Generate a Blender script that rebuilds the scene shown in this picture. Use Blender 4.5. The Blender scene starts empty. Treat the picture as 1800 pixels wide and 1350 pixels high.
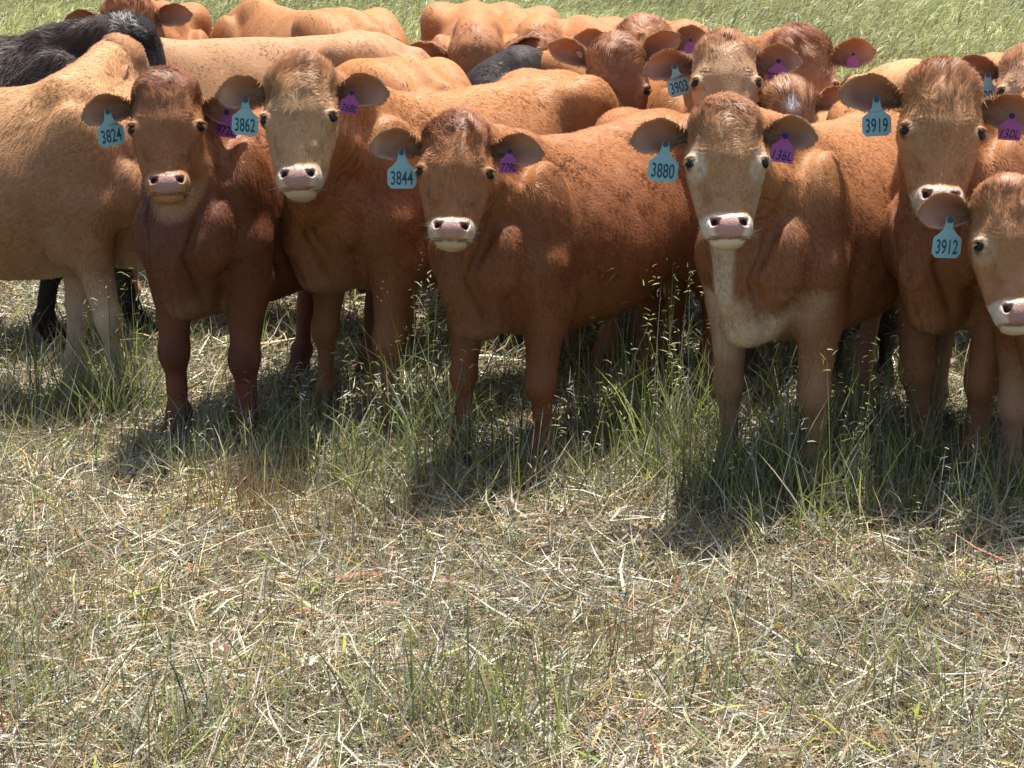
import bpy, math, random
import numpy as np
from mathutils import Vector, Matrix

# ------------------------------------------------------------------ camera
scene = bpy.context.scene
col = scene.collection
cam_data = bpy.data.cameras.new("camera")
cam_data.lens = 74.0
cam_data.sensor_width = 36.0
cam_data.clip_start = 0.1
cam_data.clip_end = 3000.0
cam = bpy.data.objects.new("camera", cam_data)
col.objects.link(cam)
cam.location = (0.0, 0.0, 2.0)
cam.rotation_euler = (math.radians(90.0 - 13.6), 0.0, 0.0)
scene.camera = cam

# ------------------------------------------------------------------ light
SUN_EL = 75.0      # degrees above the horizon
SUN_AZ = 20.0      # degrees to the right of straight ahead: the sun stands behind the herd
world = bpy.data.worlds.new("World")
scene.world = world
world.use_nodes = True
wn = world.node_tree.nodes
wl = world.node_tree.links
wn.clear()
w_out = wn.new("ShaderNodeOutputWorld")
w_bg = wn.new("ShaderNodeBackground")
w_sky = wn.new("ShaderNodeTexSky")
w_sky.sky_type = 'NISHITA'
w_sky.sun_disc = False
w_sky.sun_elevation = math.radians(SUN_EL)
w_sky.sun_rotation = math.radians(SUN_AZ)
w_sky.air_density = 1.0
w_sky.dust_density = 2.5
w_sky.ozone_density = 0.6
w_bg.inputs[1].default_value = 0.108
wl.new(w_sky.outputs[0], w_bg.inputs[0])
wl.new(w_bg.outputs[0], w_out.inputs[0])

sun_data = bpy.data.lights.new("sun", 'SUN')
sun_data.energy = 5.0
sun_data.angle = math.radians(0.53)
sun_data.color = (1.0, 0.945, 0.86)
sun = bpy.data.objects.new("sun", sun_data)
col.objects.link(sun)
e, a = math.radians(SUN_EL), math.radians(SUN_AZ)
to_sun = Vector((math.cos(e) * math.sin(a), math.cos(e) * math.cos(a), math.sin(e)))
sun.rotation_euler = to_sun.to_track_quat('Z', 'Y').to_euler()
sun.location = (3, 10, 12)

vs = scene.view_settings
vs.view_transform = 'Standard'
vs.look = 'None'
vs.gamma = 1.0
vs.use_curve_mapping = False
vs.exposure = 0.88
scene.cycles.max_bounces = 8
scene.cycles.diffuse_bounces = 4
scene.cycles.transmission_bounces = 4
scene.cycles.use_denoising = True

rng = np.random.default_rng(7)
F32 = np.float32

# ------------------------------------------------------------------ materials
def principled(name, rough=0.6, spec=0.3, color=None, attr=None, translucent=0.0, bump=0.0, sheen=0.0):
    m = bpy.data.materials.new(name)
    m.use_nodes = True
    nt = m.node_tree
    b = nt.nodes["Principled BSDF"]
    b.inputs["Roughness"].default_value = rough
    b.inputs["Specular IOR Level"].default_value = spec
    if sheen:
        b.inputs["Sheen Weight"].default_value = sheen
        b.inputs["Sheen Roughness"].default_value = 0.4
    src = None
    if attr:
        at = nt.nodes.new("ShaderNodeAttribute")
        at.attribute_name = attr
        src = at.outputs["Color"]
        nt.links.new(src, b.inputs["Base Color"])
    elif color:
        b.inputs["Base Color"].default_value = (*color, 1)
    if bump:
        tc = nt.nodes.new("ShaderNodeTexCoord")
        nz = nt.nodes.new("ShaderNodeTexNoise")
        nz.inputs["Scale"].default_value = 160.0
        nz.inputs["Detail"].default_value = 4.0
        bp = nt.nodes.new("ShaderNodeBump")
        bp.inputs["Strength"].default_value = bump
        bp.inputs["Distance"].default_value = 0.004
        nt.links.new(tc.outputs["Object"], nz.inputs["Vector"])
        nt.links.new(nz.outputs["Fac"], bp.inputs["Height"])
        nt.links.new(bp.outputs["Normal"], b.inputs["Normal"])
    if translucent:
        out = nt.nodes["Material Output"]
        tr = nt.nodes.new("ShaderNodeBsdfTranslucent")
        mx = nt.nodes.new("ShaderNodeMixShader")
        mx.inputs[0].default_value = translucent
        if src:
            nt.links.new(src, tr.inputs["Color"])
        else:
            tr.inputs["Color"].default_value = (*color, 1)
        nt.links.new(b.outputs[0], mx.inputs[1])
        nt.links.new(tr.outputs[0], mx.inputs[2])
        nt.links.new(mx.outputs[0], out.inputs["Surface"])
    return m

M_SKIN = principled("cattle_hide", 0.62, 0.25, attr="pigment", bump=0.35)
M_FUR = principled("cattle_hair", 0.48, 0.42, attr="pigment", translucent=0.18)
M_NOSE = principled("wet_nose", 0.33, 0.5, attr="pigment", bump=0.5)
M_EYE = principled("dark_eye", 0.16, 0.3, color=(0.012, 0.008, 0.006))
M_TEAL = principled("teal_plastic", 0.45, 0.4, color=(0.33, 0.60, 0.68), translucent=0.2)
M_PURPLE = principled("purple_plastic", 0.45, 0.4, color=(0.42, 0.13, 0.42), translucent=0.25)
M_PIN = principled("white_plastic", 0.4, 0.4, color=(0.75, 0.75, 0.70))
M_INK = principled("dark_blue_ink", 0.5, 0.3, color=(0.03, 0.09, 0.14))
M_INK2 = principled("violet_ink", 0.5, 0.3, color=(0.04, 0.01, 0.12))
# ------------------------------------------------------------------ implicit modelling helpers
def smin(a, b, k):
    h = np.maximum(k - np.abs(a - b), 0.0) / k
    return np.minimum(a, b) - h * h * k * 0.25

def smax(a, b, k):
    return -smin(-a, -b, k)

def ell(P, c, r, R=None):
    q = P - np.asarray(c, F32)
    if R is not None:
        q = q @ R
    r = np.asarray(r, F32)
    q = q / r
    k0 = np.sqrt((q * q).sum(1)) + 1e-6
    q = q / r
    k1 = np.sqrt((q * q).sum(1)) + 1e-6
    return k0 * (k0 - 1.0) / k1

def rcone(P, a, b, ra, rb):
    a = np.asarray(a, F32); b = np.asarray(b, F32)
    ba = b - a
    q = P - a
    t = np.clip((q @ ba) / max(float(ba @ ba), 1e-9), 0, 1)
    q = q - t[:, None] * ba
    return np.sqrt((q * q).sum(1)) - (ra + (rb - ra) * t)

def chain(P, pts, rs, k=0.02):
    d = None
    for i in range(len(pts) - 1):
        e_ = rcone(P, pts[i], pts[i + 1], rs[i], rs[i + 1])
        d = e_ if d is None else smin(d, e_, k)
    return d

_nr = np.random.default_rng(3)
_ND = _nr.normal(size=(18, 3)); _ND /= np.linalg.norm(_ND, axis=1)[:, None]
_NP = _nr.uniform(0, 6.28, 18)
_NF = _nr.uniform(0.7, 1.5, 18)
def wob(P, freq, seed=0, n=6):
    """smooth noise, about -1..1"""
    s = np.zeros(len(P), F32)
    for i in range(n):
        j = (i + seed * 5) % 18
        s += np.sin((P @ _ND[j].astype(F32)) * (freq * _NF[j]) + _NP[(j + seed) % 18] + seed * 1.7).astype(F32)
    return s / (n * 0.55)

def wob2(P, freq, seed=0):
    """warped noise: less regular"""
    w = np.stack([wob(P, freq * 0.7, seed + 1, 4), wob(P, freq * 0.7, seed + 2, 4), wob(P, freq * 0.7, seed + 3, 4)], 1)
    return wob(P + w * (0.9 / freq), freq, seed)

def surface_nets(f, lo, hi, h):
    lo = np.asarray(lo, float)
    n = np.ceil((np.asarray(hi, float) - lo) / h / 8).astype(int) * 8
    nb = n // 8
    B = 8 * h
    gi = np.stack(np.meshgrid(*[np.arange(m) for m in nb], indexing='ij'), -1).reshape(-1, 3)
    cen = (lo + (gi + 0.5) * B - h * 0.5).astype(F32)
    cv = np.concatenate([f(c) for c in np.array_split(cen, max(1, len(cen) // 200000 + 1))])
    act = np.abs(cv) < B * 0.87 * 1.3 + 0.015
    F = np.empty(tuple(nb) + (8, 8, 8), F32)
    F[...] = np.where(cv < 0, -1, 1).reshape(tuple(nb))[..., None, None, None]
    off = np.stack(np.meshgrid(*[np.arange(8)] * 3, indexing='ij'), -1).reshape(-1, 3) * h
    ai = gi[act]
    for s in range(0, len(ai), 400):
        b = ai[s:s + 400]
        P = ((lo + b * B)[:, None, :] + off[None]).reshape(-1, 3).astype(F32)
        F[b[:, 0], b[:, 1], b[:, 2]] = f(P).reshape(-1, 8, 8, 8)
    F = F.transpose(0, 3, 1, 4, 2, 5).reshape(tuple(n))
    I = F < 0
    cnt = np.zeros(tuple(n - 1), np.uint8)
    for dx in (0, 1):
        for dy in (0, 1):
            for dz in (0, 1):
                cnt += I[dx:n[0] - 1 + dx, dy:n[1] - 1 + dy, dz:n[2] - 1 + dz]
    mixed = (cnt > 0) & (cnt < 8)
    C = np.argwhere(mixed)
    idx = np.full(mixed.shape, -1, np.int32)
    idx[mixed] = np.arange(len(C))
    acc = np.zeros((len(C), 3)); num = np.zeros(len(C))
    for ax in range(3):
        o1, o2 = [k for k in range(3) if k != ax]
        for s1 in (0, 1):
            for s2 in (0, 1):
                p = C.copy(); p[:, o1] += s1; p[:, o2] += s2
                q = p.copy(); q[:, ax] += 1
                a_ = F[p[:, 0], p[:, 1], p[:, 2]]; b_ = F[q[:, 0], q[:, 1], q[:, 2]]
                m = (a_ < 0) != (b_ < 0)
                t = np.where(m, a_ / np.where(m, a_ - b_, 1), 0)
                pos = p.astype(float); pos[:, ax] += t
                acc[m] += pos[m]; num[m] += 1
    V = (lo + acc / num[:, None] * h).astype(F32)
    faces = []
    for ax in range(3):
        o1, o2 = (ax + 1) % 3, (ax + 2) % 3
        sl0 = [slice(1, -1)] * 3; sl1 = [slice(1, -1)] * 3
        sl0[ax] = slice(0, -1); sl1[ax] = slice(1, None)
        A = I[tuple(sl0)]; Bm = I[tuple(sl1)]
        E_ = np.argwhere(A != Bm)
        base = E_ + 1; base[:, ax] -= 1
        ins = A[E_[:, 0], E_[:, 1], E_[:, 2]]
        q = []
        for s1, s2 in ((-1, -1), (0, -1), (0, 0), (-1, 0)):
            c = base.copy(); c[:, o1] += s1; c[:, o2] += s2
            ok = (c >= 0).all(1) & (c < np.array(idx.shape)).all(1)
            c = np.clip(c, 0, np.array(idx.shape) - 1)
            v = idx[c[:, 0], c[:, 1], c[:, 2]]; v[~ok] = -1
            q.append(v)
        q = np.stack(q, 1)
        q[~ins] = q[~ins][:, ::-1]
        faces.append(q[(q >= 0).all(1)])
    Q = np.concatenate(faces)
    for it in range(2):
        d = f(V)
        N = gradn(f, V, h * 0.5)
        V = V - N * np.clip(d, -h * 0.6, h * 0.6)[:, None] * 0.9
    N = gradn(f, V, h * 0.5)
    return V.astype(F32), Q, N

def gradn(f, V, e_):
    g = []
    for ax in range(3):
        o = np.zeros(3, F32); o[ax] = e_
        g.append(f(V + o) - f(V - o))
    g = np.stack(g, 1)
    return (g / (np.linalg.norm(g, axis=1)[:, None] + 1e-9)).astype(F32)

def raw_mesh(name, V, polys, colors=None, mats=(), mat_idx=None, normals=None, smooth=True):
    """polys: list of int arrays (n,3) or (n,4)"""
    me = bpy.data.meshes.new(name)
    V = np.ascontiguousarray(V, F32)
    me.vertices.add(len(V))
    me.vertices.foreach_set("co", V.ravel())
    loops = np.concatenate([p.ravel() for p in polys]).astype(np.int32)
    sizes = np.concatenate([np.full(len(p), p.shape[1], np.int32) for p in polys])
    starts = np.concatenate([[0], np.cumsum(sizes)[:-1]]).astype(np.int32)
    me.loops.add(len(loops))
    me.loops.foreach_set("vertex_index", loops)
    me.polygons.add(len(sizes))
    me.polygons.foreach_set("loop_start", starts)
    if mat_idx is not None:
        me.polygons.foreach_set("material_index", np.asarray(mat_idx, np.int32))
    me.polygons.foreach_set("use_smooth", np.full(len(sizes), smooth, bool))
    for m in mats:
        me.materials.append(m)
    if colors is not None:
        ca = me.color_attributes.new("pigment", 'FLOAT_COLOR', 'POINT')
        c4 = np.ones((len(V), 4), F32); c4[:, :3] = colors
        ca.data.foreach_set("color", c4.ravel())
    me.update(calc_edges=True)
    if normals is not None:
        me.normals_split_custom_set_from_vertices(np.ascontiguousarray(normals, F32))
    return me

def unit(v):
    v = np.asarray(v, float)
    return v / (np.linalg.norm(v) + 1e-12)

def unit_rows(v):
    return v / (np.linalg.norm(v, axis=1)[:, None] + 1e-9)
# ------------------------------------------------------------------ cattle
PROF = np.array([
    # x,    z top, z bottom, half width
    (-0.84, 0.98, 0.88, 0.035),
    (-0.80, 1.07, 0.72, 0.10),
    (-0.74, 1.13, 0.66, 0.155),
    (-0.64, 1.175, 0.62, 0.20),
    (-0.48, 1.19, 0.585, 0.235),
    (-0.28, 1.17, 0.54, 0.265),
    (-0.05, 1.155, 0.49, 0.285),
    (0.15, 1.155, 0.485, 0.262),
    (0.34, 1.185, 0.50, 0.195),
    (0.48, 1.15, 0.53, 0.15),
    (0.58, 1.04, 0.58, 0.12),
    (0.66, 0.92, 0.66, 0.08),
    (0.70, 0.80, 0.68, 0.04)])
_px = np.linspace(-0.84, 0.70, 300)
def _sm(y):
    v = np.interp(_px, PROF[:, 0], y)
    k = np.hanning(25); k /= k.sum()
    vp = np.pad(v, 12, mode='reflect', reflect_type='odd')
    return np.convolve(vp, k, 'valid')
P_T, P_B, P_W = _sm(PROF[:, 1]), _sm(PROF[:, 2]), _sm(PROF[:, 3])

def torso(P, fat=1.0, belly=0.0):
    x = np.clip(P[:, 0], -0.84, 0.70)
    zt = np.interp(x, _px, P_T); zb = np.interp(x, _px, P_B); w = np.interp(x, _px, P_W) * fat
    zb = zb - belly * np.exp(-((x + 0.1) / 0.3) ** 2)
    c = (zt + zb) * 0.5 - 0.02; hh = (zt - zb) * 0.5
    r = (P[:, 2] - c) / hh
    rc = np.clip(r, -1, 1)
    fr_ = np.clip((x - 0.02) / 0.25, 0, 1)
    wv = w * (1.0 - 0.27 * rc - 0.12 * rc ** 2 + 0.30 * fr_ * np.minimum(rc, 0))
    q = P[:, 1] / wv
    m = np.minimum(w, hh)
    F = (np.abs(q) ** 2.25 + np.abs(r) ** 2.25) ** (1 / 2.25) - 1.0
    d = F * m
    dx = np.abs(P[:, 0] - x)
    d = np.where(dx > 0, np.sqrt(np.maximum(d, 0) ** 2 + dx ** 2), d)
    return d.astype(F32)

def bez(a, b, c, n=4):
    a, b, c = map(np.asarray, (a, b, c))
    return [(1 - t) ** 2 * a + 2 * t * (1 - t) * b + t * t * c for t in np.linspace(0, 1, n)]

EYE = np.array([0.097, 0.203, -0.050])
EO = np.array([0.70, 0.0, 0.714])
def head_sdf(Q):
    A = Q.copy(); A[:, 0] = np.abs(A[:, 0])
    d = ell(A, (0, 0.095, -0.10), (0.094, 0.112, 0.105))
    d = smin(d, ell(A, (0, 0.155, -0.078), (0.106, 0.130, 0.074)), 0.05)
    d = smin(d, ell(A, (0, 0.020, -0.080), (0.080, 0.042, 0.066)), 0.04)
    d = smin(d, ell(A, (0.058, 0.055, -0.085), (0.042, 0.045, 0.060)), 0.035)
    d = smin(d, ell(A, (0.080, 0.160, -0.066), (0.034, 0.052, 0.038)), 0.03)
    d = smin(d, rcone(A, (0, 0.19, -0.070), (0, 0.370, -0.070), 0.078, 0.056), 0.04)
    d = smin(d, rcone(A, (0.052, 0.18, -0.150), (0.032, 0.375, -0.105), 0.064, 0.046), 0.045)
    d = smin(d, rcone(A, (0.060, 0.235, -0.095), (0.040, 0.350, -0.082), 0.050, 0.040), 0.03)
    # bony ridge from the eye down the side of the nose
    d = smin(d, rcone(A, (0.082, 0.235, -0.055), (0.050, 0.300, -0.040), 0.016, 0.012), 0.03)
    d = smin(d, ell(A, (0, 0.420, -0.068), (0.070, 0.053, 0.066)), 0.022)
    d = smin(d, ell(A, (0.041, 0.414, -0.046), (0.029, 0.042, 0.042)), 0.018)
    d = smin(d, ell(A, (0, 0.462, -0.085), (0.046, 0.015, 0.045)), 0.010)
    d = smin(d, ell(A, (0, 0.415, -0.018), (0.044, 0.034, 0.018)), 0.012)
    # nostrils
    c_, s_ = math.cos(0.75), math.sin(0.75)
    R = np.array([[c_, s_, 0], [-s_, c_, 0], [0, 0, 1]], F32)
    d = smax(d, -ell(A, (0.040, 0.408, -0.006), (0.009, 0.0165, 0.026), R), 0.007)
    d = smax(d, -ell(A, (0.050, 0.398, -0.008), (0.006, 0.010, 0.014)), 0.008)
    # mouth line
    d = smax(d, -rcone(A, (0.0, 0.4590, -0.010), (0.058, 0.452, -0.050), 0.0045, 0.003), 0.010)
    d = smax(d, -ell(A, (0.112, 0.300, -0.030), (0.018, 0.05, 0.022)), 0.04)
    # temple hollow above the eye
    d = smax(d, -ell(A, (0.135, 0.115, -0.040), (0.030, 0.040, 0.030)), 0.04)
    # eye: lids then opening
    d = smin(d, ell(A, EYE, (0.029, 0.026, 0.029)), 0.016)
    d = smin(d, ell(A, EYE + np.array([0.008, -0.020, 0.004]), (0.020, 0.009, 0.022)), 0.010)
    o = unit(EO)
    c0 = EYE + o * 0.026
    ax = unit(np.cross(o, (0, 1, 0)))
    R = np.stack([ax, np.cross(o, ax), o], 1).astype(F32)
    d = smax(d, -ell(A, c0, (0.0200, 0.0175, 0.012), R), 0.004)
    d = d + 0.0011 * wob(Q, 70, 2, 4)
    # wrinkles above the eyes
    d = d + (0.0013 * np.sin(Q[:, 1] * 420 + A[:, 0] * 160) * np.exp(-((A[:, 0] - 0.075) / 0.022) ** 2 - ((Q[:, 1] - 0.165) / 0.022) ** 2)).astype(F32)
    return d

class Cow:
    def to(g, P): return (((P - g.hp) @ g.HR) / (g.hs * g.hv)).astype(P.dtype)
    def fr(g, q): return g.hp + (q * g.hs * g.hv) @ g.HR.T

LEGS0 = dict(fl=(0.40, 0.13), fr=(0.40, -0.13), hl=(-0.62, 0.14), hr=(-0.62, -0.14))

def head_axes(psi, pitch, roll):
    """columns X (animal's right), Y (down the face), Z (out of the forehead), in the world, for a face turned psi from the camera"""
    ps, p, r = map(math.radians, (psi, pitch, roll))
    X = np.array([-1.0, 0, 0]); Y = np.array([0, -math.sin(p), -math.cos(p)]); Z = np.cross(X, Y)
    cr, sr = math.cos(r), math.sin(r)
    X, Y = X * cr + Y * sr, Y * cr - X * sr
    R = np.stack([X, Y, Z], 1)
    c, s = math.cos(ps), math.sin(ps)
    W = np.array([[c, -s, 0], [s, c, 0], [0, 0, 1]])
    return W @ R

def cow_field(g):
    """distance field in the animal's own frame (x forward, y left, z up), unit size"""
    hp, HR, hs = g.hp, g.HR, g.hs
    def H(x, y, z):
        return g.fr(np.array([x, y, z], float))
    up_e, mid_e, low_e = H(0, 0.035, -0.105), H(0, 0.12, -0.13), H(0, 0.21, -0.165)
    back = HR @ np.array([0, -0.25, -1.0])
    def ctrl(a, b, fwd, tail):
        return (np.array(a) + np.array(fwd) + np.array(b) + back * tail) * 0.5
    up = bez((0.34, 0, 1.07), ctrl((0.34, 0, 1.07), up_e, (0.18, 0, 0.06), 0.10), up_e, 5)
    mid = bez((0.46, 0, 0.93), ctrl((0.46, 0, 0.93), mid_e, (0.18, 0, 0.05), 0.10), mid_e, 5)
    low = bez((0.55, 0, 0.76), ctrl((0.55, 0, 0.76), low_e, (0.14, 0, 0.02), 0.10), low_e, 5)
    ft = {}
    for k_, (lx, ly) in LEGS0.items():
        dx, dy = g.legs.get(k_, (0, 0))
        ft[k_] = (lx + dx, ly + dy)
    T = g.thick
    nck = (hp + np.array([0.45, 0, 0.95])) * 0.5
    nr = np.linalg.norm(hp - np.array([0.45, 0, 0.95])) * 0.5 + 0.50

    def neck(P, d):
        n_ = chain(P, up, (0.105, 0.088, 0.078, 0.074, 0.074), 0.03)
        n_ = smin(n_, chain(P, mid, (0.150, 0.125, 0.104, 0.092, 0.085), 0.03), 0.05)
        n_ = smin(n_, chain(P, low, (0.125, 0.092, 0.072, 0.062, 0.058), 0.03), 0.05)
        r_ = smin(d, n_, 0.045)
        # loose skin folds running down the side of the neck and in front of the shoulder
        if g.folds:
            t = P @ g.fold_dir
            w = np.exp(-((P[:, 2] - 0.84) / 0.20) ** 2) * np.clip((P[:, 0] - 0.40) / 0.08, 0, 1) * np.clip(np.abs(P[:, 1]) / 0.05, 0, 1) * np.clip(0.55 + 0.6 * wob(P, 10, 2, 3), 0, 1.2)
            s_ = np.sin(t * 120 + P[:, 2] * 14 + 1.6 * wob(P, 8, 4, 3))
            r_ = r_ + (g.folds * w * (1 - np.abs(s_)) * 1.6).astype(F32)
        return r_

    def fore(P, d, sy, key):
        fx, fy = ft[key]
        sx = 0.5 * (fx - 0.40)
        y0 = 0.145 * sy
        d = smin(d, ell(P, (0.38 + sx * 0.3, 0.150 * sy, 0.83), (0.130, 0.076, 0.26)), 0.05)
        d = smin(d, ell(P, (0.545, 0.120 * sy, 0.78), (0.070, 0.060, 0.11)), 0.045)
        elbow = (0.34 + sx * 0.5, y0, 0.60)
        knee = (0.40 + sx * 1.4, fy * 0.6 + y0 * 0.4, 0.345)
        fet = (fx - 0.005, fy, 0.125)
        d = smin(d, rcone(P, (0.42 + sx * 0.3, y0, 0.74), (0.37 + sx, y0, 0.58), 0.110 * T, 0.080 * T), 0.04)
        d = smin(d, ell(P, (elbow[0] - 0.03, y0 * 1.12, 0.61), (0.065, 0.050, 0.075)), 0.03)
        l = rcone(P, (0.38 + sx, y0, 0.60), knee, 0.080 * T, 0.048 * T)
        l = smin(l, ell(P, (knee[0] + 0.012, knee[1], knee[2] - 0.008), (0.046, 0.044, 0.062)), 0.03)
        l = smin(l, rcone(P, knee, fet, 0.042 * T, 0.032 * T), 0.03)
        l = smin(l, ell(P, (fet[0], fet[1], fet[2]), (0.044, 0.044, 0.042)), 0.02)
        l = smin(l, rcone(P, fet, (fx + 0.035, fy, 0.055), 0.036, 0.042), 0.015)
        hoof = smax(rcone(P, (fx + 0.03, fy, 0.055), (fx + 0.055, fy, 0.01), 0.043, 0.056), -P[:, 2], 0.01)
        l = smin(l, hoof, 0.008)
        return smin(d, l, 0.035)

    def hind(P, d, sy, key):
        fx, fy = ft[key]
        sx = fx + 0.62
        y0 = 0.15 * sy
        d = smin(d, ell(P, (-0.58, 0.125 * sy, 0.90), (0.20, 0.115, 0.24)), 0.06)
        d = smin(d, ell(P, (-0.49, 0.165 * sy, 1.085), (0.075, 0.050, 0.055)), 0.12)
        d = smin(d, ell(P, (-0.78, 0.075 * sy, 1.02), (0.045, 0.035, 0.045)), 0.06)
        hock = (-0.735 + sx * 0.8, y0 * 0.5 + fy * 0.5, 0.415)
        fet = (fx - 0.035, fy, 0.125)
        stifle = (-0.44 + sx * 0.3, y0 * 1.1, 0.68)
        l = rcone(P, (-0.55, y0, 0.80), (-0.60 + sx * 0.4, y0, 0.60), 0.145, 0.095 * T)
        l = smin(l, ell(P, stifle, (0.085, 0.07, 0.11)), 0.06)
        l = smin(l, rcone(P, (-0.57 + sx * 0.3, y0, 0.64), hock, 0.088 * T, 0.046 * T), 0.05)
        l = smin(l, rcone(P, (-0.74, y0 * 0.95, 0.72), hock, 0.06, 0.032), 0.04)
        l = smin(l, ell(P, hock, (0.052, 0.042, 0.062)), 0.025)
        l = smin(l, rcone(P, hock, fet, 0.040 * T, 0.034 * T), 0.02)
        l = smin(l, ell(P, fet, (0.044, 0.044, 0.042)), 0.02)
        l = smin(l, rcone(P, fet, (fx + 0.0, fy, 0.055), 0.036, 0.042), 0.015)
        hoof = smax(rcone(P, (fx - 0.005, fy, 0.055), (fx + 0.02, fy, 0.01), 0.043, 0.056), -P[:, 2], 0.01)
        l = smin(l, hoof, 0.008)
        return smin(d, l, 0.05)

    hc = H(0, 0.23, -0.08)
    hr = 0.33 * hs + 0.06
    tail = [(-0.78, 0, 1.065), (-0.865, 0.0, 0.99), (-0.895, g.tail * 0.5, 0.85), (-0.89, g.tail, 0.65), (-0.885, g.tail * 1.2, 0.52), (-0.88, g.tail * 1.3, 0.34)]

    def f(P):
        P = P.astype(F32, copy=False)
        d = torso(P, g.fat, g.belly)
        # ribs and flank hollow
        ay = np.abs(P[:, 1])
        rib = np.exp(-((P[:, 0] - 0.02) / 0.2) ** 2) * np.exp(-((P[:, 2] - 0.82) / 0.2) ** 2)
        d = d + (g.ribs * rib * np.sin(P[:, 0] * 62 + P[:, 2] * 14)).astype(F32)
        m = (np.abs(P[:, 0] + 0.30) < 0.25) & (ay > 0.05)
        if m.any():
            A = P[m].copy(); A[:, 1] = np.abs(A[:, 1])
            d[m] = smax(d[m], -ell(A, (-0.31, 0.335, 0.99), (0.11, 0.085, 0.10)), 0.09)
        # brisket
        m = (P[:, 0] > 0.25)
        if m.any():
            A = P[m]
            b_ = ell(A, (0.54, 0, 0.635), (0.12, 0.075, 0.135))
            d[m] = smin(d[m], b_, 0.05)
        m = ((P - nck.astype(F32)) ** 2).sum(1) < nr * nr
        if m.any():
            d[m] = neck(P[m], d[m])
            if g.dewlap:
                A = P[m]
                dl = chain(A, [low[4] - np.array([0, 0, 0.015]), low[2] - np.array([-0.01, 0, 0.075]), (0.66, 0, 0.70), (0.60, 0, 0.55)],
                           (0.016, 0.018, 0.024, 0.03), 0.02)
                d[m] = smin(d[m], dl, 0.05)
        for key, sy in (('fl', 1), ('fr', -1)):
            m = (P[:, 0] > 0.08) & (P[:, 0] < 0.80) & (P[:, 1] * sy > -0.12) & (P[:, 2] < 1.2)
            if m.any():
                d[m] = fore(P[m], d[m], sy, key)
        for key, sy in (('hl', 1), ('hr', -1)):
            m = (P[:, 0] < -0.2) & (P[:, 1] * sy > -0.12)
            if m.any():
                d[m] = hind(P[m], d[m], sy, key)
        m = (P[:, 0] < -0.70)
        if m.any():
            A = P[m]
            d[m] = smin(d[m], chain(A, tail[:5], (0.034, 0.028, 0.022, 0.018, 0.018), 0.015), 0.045)
            d[m] = smin(d[m], rcone(A, tail[4], tail[5], 0.032, 0.016), 0.02)
        # furrows between neck, shoulder point, foreleg and brisket
        m = P[:, 0] > 0.40
        if m.any() and g.folds:
            A = P[m].copy(); A[:, 1] = np.abs(A[:, 1])
            k_ = 0.030
            dd = smax(d[m], -rcone(A, (0.56, 0.125, 1.00), (0.665, 0.062, 0.73), 0.010, 0.012), k_)
            dd = smax(dd, -rcone(A, (0.650, 0.070, 0.70), (0.545, 0.088, 0.53), 0.014, 0.014), k_)
            dd = dd + (0.007 * np.exp(-(A[:, 1] / 0.014) ** 2) * np.exp(-((A[:, 2] - 0.56) / 0.07) ** 2)).astype(F32)
            d[m] = dd
        # crease behind the elbow and shoulder
        m = (P[:, 0] > 0.05) & (P[:, 0] < 0.40)
        if m.any() and g.folds:
            A = P[m].copy(); A[:, 1] = np.abs(A[:, 1])
            d[m] = smax(d[m], -rcone(A, (0.245, 0.285, 0.98), (0.255, 0.245, 0.60), 0.018, 0.022), 0.045)
        d = d + 0.0042 * wob(P, 11, g.seed % 7, 4) + 0.0016 * wob(P, 34, (g.seed + 3) % 7, 4)
        m = ((P - hc.astype(F32)) ** 2).sum(1) < hr * hr
        if m.any():
            Q = g.to(P[m])
            d[m] = smin(d[m], head_sdf(Q) * hs * 0.97, 0.03)
        return d
    return f, ft

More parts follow.
